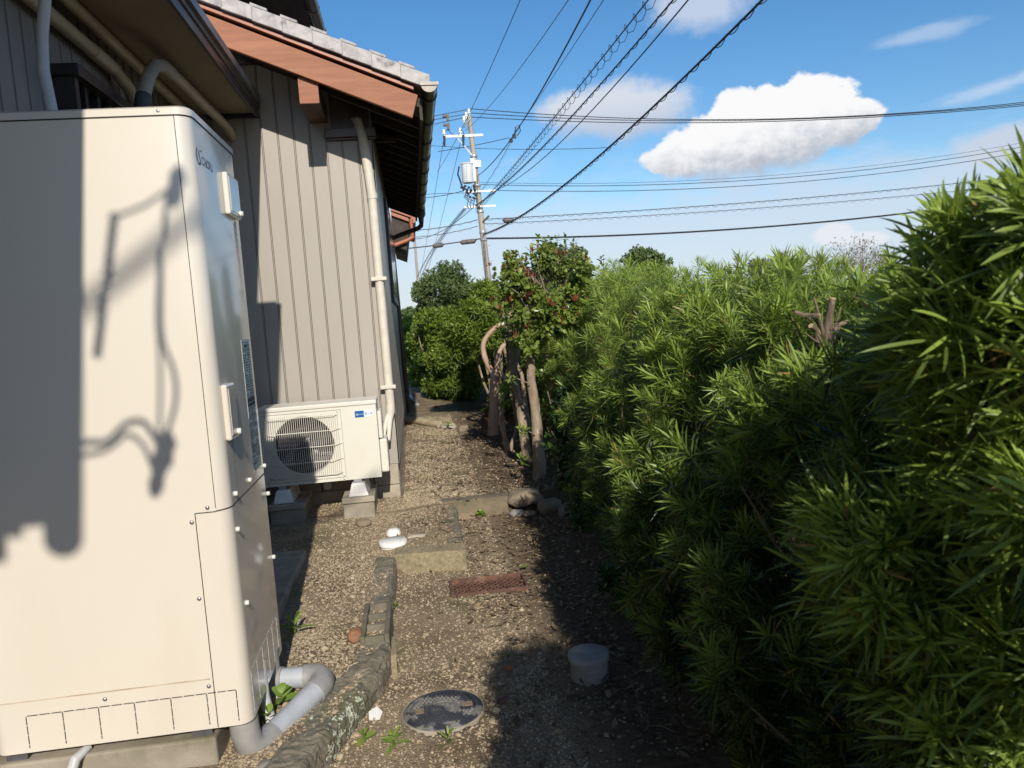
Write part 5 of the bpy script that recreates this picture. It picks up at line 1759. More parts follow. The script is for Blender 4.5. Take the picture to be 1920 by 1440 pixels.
def hedge_pts(n, y0, y1, face):
    y = y0 + (y1 - y0) * rng.uniform(0, 1, n) ** 1.0
    if face == 'left':
        z = rng.uniform(0.10, 1.0, n) ** 0.9 * hedge_top(y)
        x = hedge_front(y)
        d = np.stack([np.full(n, -1.0), np.full(n, -0.25), np.full(n, 0.75)], 1)
        sl_ = np.clip((z - 0.80) / 0.70, 0, 1) ** 1.4 * np.interp(y, [1.1, 1.6], [0.05, 1.0])
        x = x - 0.05 * np.sin(PI * np.clip(z / 1.6, 0, 1)) + 0.30 * sl_
        d[:, 2] += 0.9 * sl_
        p = np.stack([x, y, z], 1)
    elif face == 'end':
        z = rng.uniform(0.10, 1.0, n) * 1.50
        p = np.stack([rng.uniform(0.82, 1.6, n), np.full(n, y0), z], 1)
        d = np.stack([np.full(n, 0.0), np.full(n, -1.0), np.full(n, 0.5)], 1)
    else:
        x = hedge_front(y) + rng.uniform(0.0, 1.0, n) * 0.70 + np.interp(y, [1.1, 1.6], [-0.03, 0.17])
        p = np.stack([x, y, hedge_top(y)], 1)
        d = np.stack([np.full(n, -0.12), np.full(n, -0.2), np.full(n, 1.0)], 1)
    lump = (vnoise(p, 2.3, 1.0) * 0.26 + vnoise(p, 5.5, 4.0) * 0.16) * np.interp(p[:, 1], [1.0, 2.0], [0.55, 1.0])
    p = p + nrm(d) * lump[:, None]
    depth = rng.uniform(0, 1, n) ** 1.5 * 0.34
    p = p - nrm(d) * (depth[:, None] - 0.04)
    d = nrm(d) + rng.normal(0, 0.48, (n, 3))
    return p, d, lump, depth


sets = [hedge_pts(3800, 0.80, 7.6, 'left'), hedge_pts(1800, 0.80, 7.9, 'top'), hedge_pts(700, 0.80, 1.5, 'left'), hedge_pts(220, 0.8, 1.25, 'top'), hedge_pts(330, 0.8, 0.82, 'end'), hedge_pts(1300, 0.8, 3.0, 'left'), hedge_pts(420, 0.8, 2.6, 'top')]
hp = np.concatenate([s_[0] for s_ in sets])
hd = np.concatenate([s_[1] for s_ in sets])
hl = np.concatenate([s_[2] for s_ in sets])
hdep = np.concatenate([s_[3] for s_ in sets])
# keep clear of the spot where the pruned stump shows, of the camera and of the trunks
ok = ~((np.abs(hp[:, 1] - 1.78) < 0.17) & (hp[:, 2] > 1.25) & (hp[:, 0] < 1.11) & (hp[:, 0] > 0.70))
ok &= np.linalg.norm(hp - np.array([0, 0, 1.4]), axis=1) > 1.02
# a gap in the foliage lets the pruned stump show from the path
ga_, gb2 = np.array([0.0, 0.0, 1.4]), np.array([1.04, 1.85, 1.36])
tt_ = ((hp - ga_) @ (gb2 - ga_)) / ((gb2 - ga_) @ (gb2 - ga_))
dd_ = np.linalg.norm(hp - (ga_ + tt_[:, None] * (gb2 - ga_)), axis=1)
ok &= ~((tt_ > 0.3) & (tt_ < 1.02) & (dd_ < 0.105 * np.clip(tt_, 0.4, 1)))
ok &= ~((hp[:, 1] > 5.25) & (hp[:, 0] < 1.05))
gap = vnoise(hp, 3.4, 7.7)
ok &= ~((gap > 0.30) & (hp[:, 2] < 1.42) & (hp[:, 1] > 1.5))
hp, hd, hl, hdep = hp[ok], hd[ok], hl[ok], hdep[ok]
hd[:, 2] = np.where(hp[:, 2] > 1.2, np.abs(hd[:, 2]) + 0.2, hd[:, 2])
scl = rng.uniform(0.62, 1.22, len(hp))
tsh = np.clip(-0.14 + hl * 0.8 - hdep * 1.0 + 0.26 * np.clip((hp[:, 2] - 1.0) / 0.45, -1.0, 1) + rng.normal(0, 0.13, len(hp)), -0.6, 0.34)  # shade put into leaf tint: darker low and deep; paler new growth on top
hedge = thing('hedge', 'clipped hedge of strap-leaved yew-like shrubs along the right side of the path', 'hedge', (1.1, 3.5, 0.05))
# the 300 sprigs that show largest are objects of their own
cd_ = np.linalg.norm(hp - np.array([0, 0, 1.4]), axis=1)
rel = (hp - np.array([0, 0, 1.4])) @ np.array([[0.98900, 0.08170, 0.12328], [-0.12969, 0.07839, 0.98845], [-0.07109, 0.99357, -0.08812]])
vis = (np.abs(rel[:, 0] / np.maximum(rel[:, 2], 1e-3)) < 0.72) & (np.abs(rel[:, 1] / np.maximum(rel[:, 2], 1e-3)) < 0.56) & (rel[:, 2] > 0.3) & (hdep < 0.20)
order = np.argsort(np.where(vis, cd_, 1e3))[:300]
near_me = []
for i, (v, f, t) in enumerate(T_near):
    me = mesh_np('sprig', v, f, np.where(t > 2, 1.0, np.clip(t + 0.09, 0, 0.86)), True)  # near sprigs tinted lighter, sunlight on them put into the leaf colour
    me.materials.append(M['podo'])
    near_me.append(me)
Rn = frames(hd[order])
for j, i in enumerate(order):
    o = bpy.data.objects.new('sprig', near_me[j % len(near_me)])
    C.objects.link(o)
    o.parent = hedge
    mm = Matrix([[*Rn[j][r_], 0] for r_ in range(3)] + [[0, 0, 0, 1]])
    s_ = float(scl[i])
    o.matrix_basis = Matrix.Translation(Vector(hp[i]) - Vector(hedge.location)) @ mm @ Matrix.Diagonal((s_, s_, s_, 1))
rest = np.ones(len(hp), bool)
rest[order] = False
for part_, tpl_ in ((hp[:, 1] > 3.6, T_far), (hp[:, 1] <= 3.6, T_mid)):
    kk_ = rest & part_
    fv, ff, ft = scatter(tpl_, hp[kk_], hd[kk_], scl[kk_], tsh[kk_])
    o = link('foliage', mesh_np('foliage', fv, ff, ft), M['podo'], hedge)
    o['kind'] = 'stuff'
# stems: main trunks and the branchlets that carry the sprigs
b = MB()
for k in range(13):
    y = 0.95 + k * 0.29 + random.uniform(-0.08, 0.08)
    x = float(hedge_front(y)) + random.uniform(0.34, 0.5)
    p = Vector((x, y, 0.0))
    pts, rad = [p.copy()], [random.uniform(0.018, 0.03)]
    for s_ in range(7):
        p = p + Vector((random.uniform(-0.06, 0.06), random.uniform(-0.06, 0.06), 0.155))
        pts.append(p.copy())
        rad.append(rad[-1] * 0.88)
    b.tube(pts, rad, 7)
    for s_ in range(9):
        q_ = pts[random.randint(1, 7)]
        a = random.uniform(0.5 * PI, 1.5 * PI) if random.random() < 0.75 else random.uniform(0, 2 * PI)
        d_ = Vector((math.cos(a), math.sin(a), random.uniform(-0.2, 0.4))).normalized()
        q1 = q_ + d_ * 0.11 + Vector((0, 0, 0.02))
        q2 = q1 + (d_ + Vector((random.uniform(-0.4, 0.4), random.uniform(-0.4, 0.4), random.uniform(-0.2, 0.5)))).normalized() * 0.10
        b.tube([q_, q1, q2], [0.008, 0.006, 0.003], 5)
b.build('branches', M['twig'], hedge)
b = MB()
sel = rng.choice(len(hp), 1500, replace=False)
for i in sel:
    d_ = nrm(hd[i])
    p = hp[i] - d_ * 0.05
    q_ = p - d_ * 0.13 + np.array([0.04, 0, -0.03])
    b.tube([q_, p], [0.004, 0.0025], 4, caps=False)
b.build('twigs', M['twig'], hedge, kind='stuff')
# pruned stump showing in the gap
b = MB()
S = Vector((1.06, 1.86, 1.185))


def sp(*a):
    return S + Vector(a)


b.rough([sp(0.02, 0.03, -0.9), sp(0.01, 0.02, -0.4), sp(0.005, 0.0, -0.1), sp(0, 0, 0.05), sp(0.0, 0.0, 0.13), sp(0.015, 0.0, 0.20)], [0.016, 0.015, 0.0125, 0.0135, 0.010, 0.008], 14, 8, 0.16, 4.0)
b.rough([sp(0, 0, 0.04), sp(-0.03, 0.0, 0.02), sp(-0.06, -0.02, 0.005), sp(-0.09, -0.03, 0.03), sp(-0.12, -0.04, 0.06)], [0.009, 0.008, 0.007, 0.006, 0.005], 10, 6, 0.16, 5.0)
b.rough([sp(0, 0, 0.07), sp(-0.015, 0, 0.12), sp(-0.025, 0, 0.165), sp(-0.035, 0.0, 0.205)], [0.007, 0.0055, 0.0045, 0.003], 7)
b.rough([sp(-0.02, 0, 0.16), sp(-0.07, -0.01, 0.165), sp(-0.095, -0.01, 0.175)], [0.006, 0.005, 0.004], 6)
b.rough([sp(0, 0, 0.1), sp(0.03, 0, 0.13), sp(0.055, 0, 0.14)], [0.009, 0.007, 0.005], 6)
b.rough([sp(0, 0, 0.06), sp(-0.025, 0, 0.09), sp(-0.03, 0, 0.12), sp(-0.045, 0, 0.135)], [0.010, 0.009, 0.0075, 0.0068], 10, 6, 0.15, 2.0)
b.rough([sp(0, 0, 0.03), sp(0.04, -0.01, 0.05), sp(0.08, -0.01, 0.07), sp(0.10, 0.0, 0.09)], [0.007, 0.006, 0.004, 0.003], 6)
for k_ in range(22):
    a_ = random.uniform(0, 2 * PI)
    z_ = random.uniform(-0.12, 0.12)
    l_ = random.uniform(0.03, 0.10)
    b.tube([sp(0, 0, z_), sp(math.cos(a_) * l_ * 0.6, math.sin(a_) * l_ * 0.6, z_ + 0.02), sp(math.cos(a_) * l_, math.sin(a_) * l_, z_ + random.uniform(0.02, 0.07))], [0.005, 0.0035, 0.002], 5)
st_ = b.build('pruned_stump', M['stump'], hedge)
for p_, d_, r_ in ((sp(0.015, 0.0, 0.20), (0.15, -0.2, 1), 0.0088), (sp(-0.016, -0.011, 0.045), (-0.3, -1, 0.4), 0.009), (sp(-0.045, 0.0, 0.134), (-0.7, -0.3, 0.6), 0.0070)):
    MB().lathe(p_, d_, [(r_, 0), (r_, 0.003)], 12).build('cut_face', M['cutwood'], st_)

# ------------------------------------------------------------------ generic shrubs and trees
def leaf_cloud(name, parent, centres, radii, n, tmpl_, size, m, tint0=0.0, up=0.5, shell_=0.55, squash=1.0):
    P_, D_ = [], []
    cs = np.array(centres, float)
    rs = np.array(radii, float)
    wts = rs ** 2
    idx = rng.choice(len(cs), n, p=wts / wts.sum())
    u = nrm(rng.normal(0, 1, (n, 3)))
    rr = rs[idx][:, None] * (shell_ + (1 - shell_) * rng.uniform(0, 1, (n, 1)) ** 0.5)
    p = cs[idx] + u * rr * np.array([1, 1, squash])
    d = u + rng.normal(0, 0.45, (n, 3)) + np.array([0, 0, up])
    t = np.clip(tint0 + rng.normal(0, 0.13, n) + 0.12 * (u[:, 2]), -0.5, 0.49)
    v, f, tt = scatter(tmpl_, p, d, rng.uniform(0.75, 1.25, n) * size, t)
    o_ = link(name, mesh_np(name, v, f, tt), m, parent)
    o_['kind'] = 'stuff'
    return o_


gB = np.random.default_rng(21)
T_broad = [rosette(6, 1.0, 0.22, 3, BROAD, 0.3, 0.7, 25, 80, 0.3, gB) for _ in range(6)]
T_small = [rosette(7, 1.0, 0.22, 2, BROAD, 0, 0.9, 20, 75, 0.2, gB) for _ in range(5)]
T_strap = [rosette(13, 1.0, 0.085, 2, PODO, 0, 0.6, 15, 95, 0.3, gB) for _ in range(5)]
T_clump = [rosette(7, 1.0, 0.42, 2, BROAD, 0, 0.5, 15, 110, 0.2, gB) for _ in range(6)]
T_bud = [rosette(4, 1.0, 0.15, 2, BROAD, 0.3, 0.2, 8, 50, 0.0, gB) for _ in range(4)]


def branch(b, p0, p1, r0, r1, n=5, wob=0.03, sides=8):
    pts, rad = [], []
    for i in range(n + 1):
        t = i / n
        p = Vector(p0).lerp(Vector(p1), t)
        if 0 < i < n:
            p += Vector((random.uniform(-wob, wob), random.uniform(-wob, wob), random.uniform(-wob, wob) * 0.5))
        pts.append(p)
        rad.append(r0 + (r1 - r0) * t)
    b.tube(pts, rad, sides)
    return pts


# red-budded broadleaf tree with the spotted trunk
t1 = thing('broadleaf_tree', 'small tree with spotted trunk, broad leaves and red young shoots beside the path', 'tree', (0.9, 5.9, 0.1))
b = MB()
b.rough([(0.91, 5.88, -0.02), (0.905, 5.88, 0.07), (0.90, 5.89, 0.16), (0.905, 5.90, 0.32), (0.905, 5.90, 0.62), (0.89, 5.91, 0.86), (0.895, 5.90, 1.10), (0.905, 5.90, 1.28), (0.93, 5.90, 1.34)],
       [0.098, 0.066, 0.052, 0.046, 0.040, 0.034, 0.032, 0.034, 0.026], 18, 8, 0.10, 1.0)
b.rough([(0.92, 5.90, 1.27), (0.905, 5.88, 1.36), (0.915, 5.87, 1.48), (0.955, 5.86, 1.58), (0.98, 5.86, 1.66)], [0.034, 0.026, 0.022, 0.017, 0.012], 10)
b.rough([(0.92, 5.90, 1.26), (0.97, 5.88, 1.32), (1.04, 5.86, 1.40), (1.08, 5.86, 1.50)], [0.032, 0.025, 0.020, 0.014], 10)
b.rough([(0.93, 5.9, 1.30), (0.99, 5.92, 1.45), (1.02, 5.95, 1.62)], [0.024, 0.018, 0.012], 8)
b.rough([(0.895, 5.9, 1.2), (0.86, 5.87, 1.31), (0.85, 5.86, 1.345)], [0.02, 0.014, 0.010], 8)
tips = []
for k in range(26):
    a = random.uniform(0, 2 * PI)
    s0 = random.choice([(0.97, 5.86, 1.60), (1.07, 5.86, 1.48), (1.01, 5.94, 1.58), (0.92, 5.88, 1.42)])
    e_ = (s0[0] + 0.22 * math.cos(a), s0[1] + 0.22 * math.sin(a), s0[2] + random.uniform(0.0, 0.32))
    branch(b, s0, e_, 0.009, 0.003, 4, 0.025, 5)
    tips.append(e_)
for (xa, xb, za) in ((0.88, 0.76, 0.55), (0.87, 0.70, 0.95), (0.88, 0.74, 0.33)):
    branch(b, (xa, 5.85, za - 0.08), (xb, 5.75, za), 0.006, 0.003, 4, 0.01, 5)
    tips.append((xb, 5.75, za))
b.build('trunk', M['bark'], t1)
cen = [(1.05 + 0.40 * math.cos(k * 2.4) * (k / 20) ** 0.5, 5.88 + 0.22 * math.sin(k * 2.4) * (k / 20) ** 0.5, 1.56 + random.uniform(-0.22, 0.26) * (1 - 0.3 * k / 20)) for k in range(20)]
cen += [(0.83, 5.84, 1.40), (0.80, 5.84, 1.58), (1.0, 5.80, 1.30), (1.22, 5.85, 1.36), (0.86, 5.8, 1.20)]
leaf_cloud('crown', t1, cen, [random.uniform(0.07, 0.125) for _ in cen], 640, T_broad, 0.068, M['sasanqua'], 0.10, 0.5, 0.2)
# upright leafy shoots on top
sh_p, sh_d = [], []
b = MB()
for (x, z0, z1) in ((1.01, 1.80, 1.99), (1.10, 1.78, 1.97), (1.17, 1.75, 1.98), (1.225, 1.72, 1.99), (1.30, 1.70, 1.955), (0.95, 1.75, 1.90), (1.36, 1.62, 1.80), (1.50, 1.58, 1.80), (0.90, 1.70, 1.84), (1.05, 1.80, 1.96), (0.80, 1.62, 1.76)):
    y = 5.88 + random.uniform(-0.05, 0.05)
    b.tube([(x - 0.02, y, z0 - 0.15), (x, y, z0), (x + random.uniform(-0.01, 0.02), y, z1)], [0.005, 0.004, 0.002], 5)
    for s_ in range(5):
        sh_p.append((x, y, z0 + (z1 - z0) * s_ / 4))
        sh_d.append((random.uniform(-0.5, 0.5), random.uniform(-0.5, 0.5), 1))
for p in tips[-3:]:
    sh_p += [p, (p[0] + 0.03, p[1], p[2] - 0.02)]
    sh_d += [(-0.3, -0.5, 0.8), (0.3, -0.3, 0.8)]
b.build('shoot_stems', M['twig'], t1)
sh_p, sh_d = np.array(sh_p), np.array(sh_d)
v, f, t = scatter(T_broad, sh_p, sh_d, rng.uniform(0.05, 0.075, len(sh_p)), rng.normal(0.12, 0.22, len(sh_p)))
link('shoot_leaves', mesh_np('shoot_leaves', v, f, t), M['sasanqua'], t1)['kind'] = 'stuff'
nr = 46
ci = rng.integers(0, len(cen), nr)
up_ = nrm(rng.normal(0, 1, (nr, 3)) + np.array([-0.1, -0.7, 0.3]))
rp_ = np.array(cen)[ci] + up_ * 0.165
v, f, t = scatter(T_bud, rp_, up_ + np.array([0, -0.3, 0.7]), rng.uniform(0.045, 0.075, nr), rng.normal(0, 0.2, nr))
link('red_shoots', mesh_np('red_shoots', v, f, t), M['redleaf'], t1)['kind'] = 'stuff'

# pruned tree with two bare limbs
t2 = thing('pruned_tree', 'smooth pinkish pruned trunk forking into two bare crooked limbs', 'tree', (0.785, 8.3, 0.1))
b = MB()
b.rough([(0.785, 8.3, 0.02), (0.79, 8.3, 0.15), (0.81, 8.3, 0.35), (0.83, 8.3, 0.6), (0.842, 8.3, 0.70), (0.83, 8.28, 0.80), (0.78, 8.27, 0.90), (0.745, 8.26, 1.02), (0.75, 8.26, 1.12), (0.79, 8.26, 1.19), (0.87, 8.25, 1.27), (0.96, 8.25, 1.32)],
       [0.085, 0.062, 0.052, 0.047, 0.046, 0.034, 0.030, 0.029, 0.027, 0.026, 0.025, 0.024], 14)
b.rough([(0.84, 8.3, 0.68), (0.875, 8.3, 0.82), (0.89, 8.3, 0.93), (0.945, 8.3, 1.05), (0.985, 8.3, 1.10)], [0.036, 0.030, 0.027, 0.026, 0.023], 12)
b.rough([(0.80, 8.3, 0.26), (0.87, 8.28, 0.32), (0.93, 8.26, 0.38)], [0.025, 0.018, 0.012], 8)
lm = b.build('trunk', M['barkpink'], t2)
MB().lathe((0.955, 8.25, 1.317), (0.88, -0.2, 0.5), [(0.0235, 0), (0.0235, 0.03), (0.015, 0.04)], 12).build('cut_end', M['white'], lm)

t3 = thing('slim_tree', 'slim grey-brown trunk standing straight between the pruned and the spotted trunks', 'tree', (0.93, 6.9, 0.1))
b = MB()
b.rough([(0.945, 6.85, 0.0), (0.94, 6.86, 0.15), (0.925, 6.88, 0.45), (0.90, 6.9, 0.75), (0.88, 6.92, 1.05), (0.895, 6.95, 1.4), (0.93, 7.0, 1.6)], [0.06, 0.046, 0.040, 0.036, 0.030, 0.022, 0.012], 14)
b.rough([(0.885, 6.9, 0.9), (0.95, 6.92, 1.1), (1.0, 6.95, 1.3)], [0.024, 0.018, 0.012], 8)
b.build('trunk', M['bark'], t3)
leaf_cloud('crown', t3, [(0.95, 6.95, 1.45), (0.88, 6.9, 1.25), (1.02, 7.0, 1.6)], [0.16, 0.13, 0.16], 120, T_broad, 0.055, M['sasanqua'], -0.05)
t4 = thing('slim_tree', 'thin curved stem at the left of the straight slim trunk', 'tree', (0.80, 7.2, 0.1))
b = MB()
b.rough([(0.83, 7.2, 0.0), (0.80, 7.2, 0.2), (0.775, 7.2, 0.42), (0.80, 7.2, 0.62), (0.86, 7.22, 0.9)], [0.034, 0.028, 0.024, 0.020, 0.012], 9)
b.rough([(0.83, 7.2, 0.12), (0.90, 7.2, 0.3), (0.95, 7.2, 0.5)], [0.022, 0.018, 0.012], 8)
b.build('trunk', M['bark'], t4)
leaf_cloud('crown', t4, [(0.84, 7.15, 0.72), (0.80, 7.12, 0.60)], [0.07, 0.05], 22, T_broad, 0.05, M['weed'], -0.1)
t5 = thing('slim_tree', 'mottled thin stem standing behind the spotted trunk, close to the hedge', 'tree', (1.10, 6.3, 0.1))
b = MB()
b.rough([(1.13, 6.3, 0.05), (1.12, 6.3, 0.4), (1.105, 6.3, 0.8), (1.10, 6.3, 1.2), (1.12, 6.3, 1.5)], [0.024, 0.021, 0.019, 0.016, 0.010], 8)
b.build('trunk', M['bark'], t5)
leaf_cloud('crown', t5, [(1.07, 6.2, 0.95), (1.10, 6.25, 1.25), (1.05, 6.15, 0.65)], [0.12, 0.13, 0.10], 70, T_broad, 0.055, M['sasanqua'], -0.05)
# dark camellia at the hedge foot
cm = thing('camellia', 'dark glossy camellia bush low between the spotted trunk and the hedge', 'shrub', (1.02, 5.0, 0.05))
b = MB()
for k in range(9):
    branch(b, (1.05, 5.05, 0.03), (1.0 + random.uniform(-0.18, 0.15), 5.0 + random.uniform(-0.3, 0.25), random.uniform(0.4, 0.9)), 0.010, 0.004, 5, 0.02, 6)
b.build('stems', M['twig'], cm)
leaf_cloud('leaves', cm, [(0.96, 4.8, 0.55), (0.98, 4.7, 0.75), (1.01, 5.0, 0.72), (0.95, 4.55, 0.40), (1.0, 4.9, 0.35), (1.0, 4.85, 0.88), (0.92, 4.3, 0.25)], [0.17, 0.15, 0.15, 0.15, 0.15, 0.13, 0.13], 380, T_broad, 0.068, M['camellia'], 0.05, 0.2, 0.3)
# low broad leaves at the near hedge foot
cm2 = thing('camellia', 'few dark broad leaves hanging at the hedge foot beyond the grey inspection pipe', 'shrub', (0.85, 3.4, 0.05))
b = MB()
for k in range(4):
    branch(b, (0.93, 3.4, 0.02), (0.84 + random.uniform(-0.04, 0.04), 3.4 + random.uniform(-0.15, 0.15), random.uniform(0.1, 0.28)), 0.006, 0.003, 4, 0.01, 5)
b.build('stems', M['twig'], cm2)
leaf_cloud('leaves', cm2, [(0.84, 3.38, 0.17), (0.86, 3.5, 0.12), (0.86, 3.3, 0.10)], [0.08, 0.06, 0.06], 34, T_broad, 0.065, M['camellia'], 0.0, 0.0, 0.2)

# the hedge continues behind the trees
fh = thing('far_hedge', 'taller sunlit shrub hedge behind the tree trunks, bulging over the path', 'hedge', (0.95, 9.6, 0.1))
cen, rad = [], []
for k in range(64):
    y = 7.7 + 5.0 * random.random()
    xf = float(np.interp(y, [7.5, 9, 10, 11, 12, 14], [1.15, 0.95, 0.72, 0.60, 0.45, 0.15]))
    r_ = random.uniform(0.16, 0.30)
    z = random.uniform(0.18, float(np.interp(y, [7.5, 8.5, 9.5, 11, 13], [1.60, 1.55, 1.70, 1.55, 1.4])))
    cen.append((xf + r_ + random.uniform(0.0, 0.55), y, z))
    rad.append(r_)
leaf_cloud('foliage', fh, cen, rad, 4600, T_strap, 0.10, M['podofar'], -0.14, 0.5, 0.45)
b = MB()
for k in range(10):
    y = 8.0 + k * 0.5
    branch(b, (1.15, y, 0.05), (1.1 + random.uniform(-0.15, 0.15), y, 1.5), 0.03, 0.01, 6, 0.05, 7)
b.build('stems', M['bark'], fh)
pk = thing('shrub', 'feathery yellow-green shrub rising above the hedge in front of the concrete pole', 'shrub', (0.95, 9.4, 0.1))
cen = [(0.78, 9.2, 1.45), (0.95, 9.4, 1.58), (0.62, 9.3, 1.30), (1.08, 9.5, 1.62), (0.85, 9.2, 1.20), (0.50, 9.6, 1.1), (0.90, 9.3, 1.72)]
leaf_cloud('foliage', pk, cen, [0.22, 0.22, 0.22, 0.18, 0.24, 0.24, 0.15], 900, T_strap, 0.10, M['podofar'], 0.14, 0.9, 0.4)
b = MB()
for k in range(5):
    branch(b, (0.95, 9.4, 0.05), (0.8 + 0.1 * k - 0.15, 9.3, 1.45), 0.02, 0.006, 5, 0.04, 6)
b.build('stems', M['bark'], pk)
bs = thing('shrub', 'small-leaved bright green shrub at the far end of the path beside the house wall', 'shrub', (0.2, 13.2, 0.1))
cen, rad = [], []
for k in range(76):
    y = random.uniform(11.9, 16.8)
    xf = float(np.interp(y, [12, 13, 14, 15, 16.8], [0.32, 0.10, -0.08, -0.2, -0.6]))
    r_ = random.uniform(0.14, 0.26)
    cen.append((xf + r_ + random.uniform(-0.05, 0.5), y, random.uniform(0.18, 1.45)))
    rad.append(r_)
leaf_cloud('foliage', bs, cen, rad, 7600, T_small, 0.085, M['boxleaf'], -0.06, 0.6, 0.4)
b = MB()
for k in range(7):
    branch(b, (0.35, 13.2, 0.05), (0.1 + 0.09 * k, 13.0 + 0.1 * k, 1.2), 0.02, 0.006, 6, 0.04, 6)
b.build('stems', M['bark'], bs)
# made-up shrub behind the viewer, added to shade the path and near hedge
shade_shrub = thing('shrub', 'unseen leafy shrub added behind the viewer to shade the path and hedge', 'shrub', (0.62, -0.7, 0.0))
leaf_cloud('foliage', shade_shrub, [(0.60, -0.6, 1.35), (0.62, -0.65, 1.0), (0.6, -0.6, 0.7), (0.6, -0.7, 0.35), (0.58, -0.65, 1.70), (0.64, -0.6, 2.0), (0.5, -0.6, 1.6), (0.72, -0.6, 1.75), (0.60, -0.6, 1.88), (0.95, -0.35, 0.5), (1.05, -0.3, 0.9), (1.2, -0.3, 0.7)], [0.24, 0.24, 0.26, 0.28, 0.22, 0.20, 0.2, 0.18, 0.22, 0.28, 0.25, 0.28], 2900, T_strap, 0.09, M['podo'], 0.0, 0.4, 0.2)
b = MB()
branch(b, (0.6, -0.7, 0.0), (0.56, -0.7, 1.4), 0.03, 0.01, 6, 0.03, 7)
b.build('stems', M['bark'], shade_shrub)

# ------------------------------------------------------------------ far trees
def far_tree(name, label, base, crown_c, crown_r, nclump, nleaf, size, m, tint=0.0, trunk_r=0.25, conic=False, shell_=0.4, cr_=(0.28, 0.42)):
    t_ = thing(name, label, 'tree', base)
    cc_ = Vector(crown_c)
    cr2 = Vector(crown_r)
    cen, rad = [], []
    for k in range(nclump):
        u = Vector((random.gauss(0, 1), random.gauss(0, 1), random.gauss(0, 1))).normalized()
        q_ = random.uniform(0.45, 0.85)
        if conic:
            h = random.random() ** 1.3
            a = random.uniform(0, 2 * PI)
            rr = (1 - h) * 0.75
            p = cc_ + Vector((math.cos(a) * rr * cr2.x, math.sin(a) * rr * cr2.y, (h * 2 - 1) * cr2.z))
            rad.append(cr2.x * (0.40 * (1 - h) + 0.14))
        else:
            p = cc_ + Vector((u.x * cr2.x, u.y * cr2.y, u.z * cr2.z)) * q_
            rad.append(min(cr2) * random.uniform(*cr_))
        cen.append(p)
    leaf_cloud('crown', t_, cen, rad, nleaf, T_clump, size, m, tint, 0.4, shell_)
    b = MB()
    top = cc_ + Vector((0, 0, cr2.z * 0.3))
    b.tube([base, Vector(base).lerp(top, 0.5), top], [trunk_r, trunk_r * 0.7, trunk_r * 0.25], 8)
    for k in range(7):
        branch(b, Vector(base).lerp(top, random.uniform(0.4, 0.8)), cen[random.randrange(len(cen))], trunk_r * 0.35, trunk_r * 0.08, 4, 0.1, 5)
    b.build('trunk', M['bark'], t_)
    return t_


far_tree('round_tree', 'large round dark evergreen tree left of the near concrete pole', (2.9, 60, 0), (2.55, 60, 3.4), (2.7, 2.7, 2.5), 44, 5200, 0.16, M['treefar'], -0.02)
far_tree('round_tree', 'lower shoulder of dark evergreen just left of the near concrete pole', (4.9, 58, 0), (4.7, 58, 2.9), (1.2, 1.5, 1.6), 18, 1500, 0.16, M['treefar'], 0.0)
far_tree('far_tree', 'bluish far tree low behind the wall corner and far shrub', (0.0, 90, 0), (0.2, 90, 2.0), (2.2, 2.5, 1.6), 20, 1500, 0.25, M['treefar'], -0.1)
far_tree('conical_tree', 'bright green conical cypress just right of the near concrete pole', (5.60, 50, 0), (5.62, 50, 2.7), (0.62, 0.62, 1.95), 40, 2600, 0.10, M['cypress'], 0.05, trunk_r=0.1, conic=True, shell_=0.3)
far_tree('round_tree', 'dark evergreen tree behind the red-budded tree', (5.5, 28, 0), (5.55, 28, 2.75), (1.25, 1.2, 1.25), 30, 3000, 0.10, M['treefar'], -0.02, trunk_r=0.12)
far_tree('airy_tree', 'airy green tree rising above the middle of the hedge', (8.9, 28, 0), (8.85, 28, 2.6), (1.15, 1.0, 1.0), 34, 1500, 0.10, M['treefar'], 0.08, trunk_r=0.10, shell_=0.3)
far_tree('low_tree', 'brownish rounded tree top seen above the hedge left of the bare tree', (13.8, 28, 0), (13.8, 28, 2.35), (1.1, 0.9, 0.85), 24, 1300, 0.08, M['olive'], -0.05, trunk_r=0.08)
far_tree('low_tree', 'brownish shrub filling the gap beside the conical cypress', (6.3, 49, 0), (6.4, 49, 1.7), (0.9, 0.8, 0.9), 14, 700, 0.14, M['olive'], -0.1, trunk_r=0.08)
# bare, thinly leaved tree
bt = thing('bare_tree', 'thin twiggy tree with sparse leaves above the pruned stump', 'tree', (17.2, 28, 0))
b = MB()
leafp = []


def grow(p, d, ln, r_, depth):
    q_ = p + d * ln
    b.tube([p, p.lerp(q_, 0.5) + Vector((random.uniform(-1, 1), random.uniform(-1, 1), 0)) * ln * 0.05, q_], [r_, r_ * 0.85, r_ * 0.7], 5 if depth < 3 else 3, caps=False)
    if depth >= 5:
        leafp.append(q_)
        return
    for k in range(3 if depth < 4 else 2):
        nd = (d + Vector((random.gauss(0, 0.42), random.gauss(0, 0.42), random.gauss(0.05, 0.25)))).normalized()
        grow(q_, nd, ln * random.uniform(0.62, 0.85), r_ * 0.62, depth + 1)


for k in range(4):
    grow(Vector((17.1 + random.uniform(-0.3, 0.3), 28, 0.2)), Vector((random.uniform(-0.35, 0.35), random.uniform(-0.3, 0.3), 1)).normalized(), 0.95, 0.045, 0)
b.build('branches', M['twig'], bt)
leafp = np.array([list(p) for p in leafp])
lp = leafp[rng.integers(0, len(leafp), 900)] + rng.normal(0, 0.10, (900, 3))
v, f, t = scatter(T_small, lp, rng.normal(0, 1, (900, 3)), rng.uniform(0.03, 0.06, 900), rng.normal(0.1, 0.2, 900))
link('leaves', mesh_np('leaves', v, f, t), M['olive'], bt)['kind'] = 'stuff'
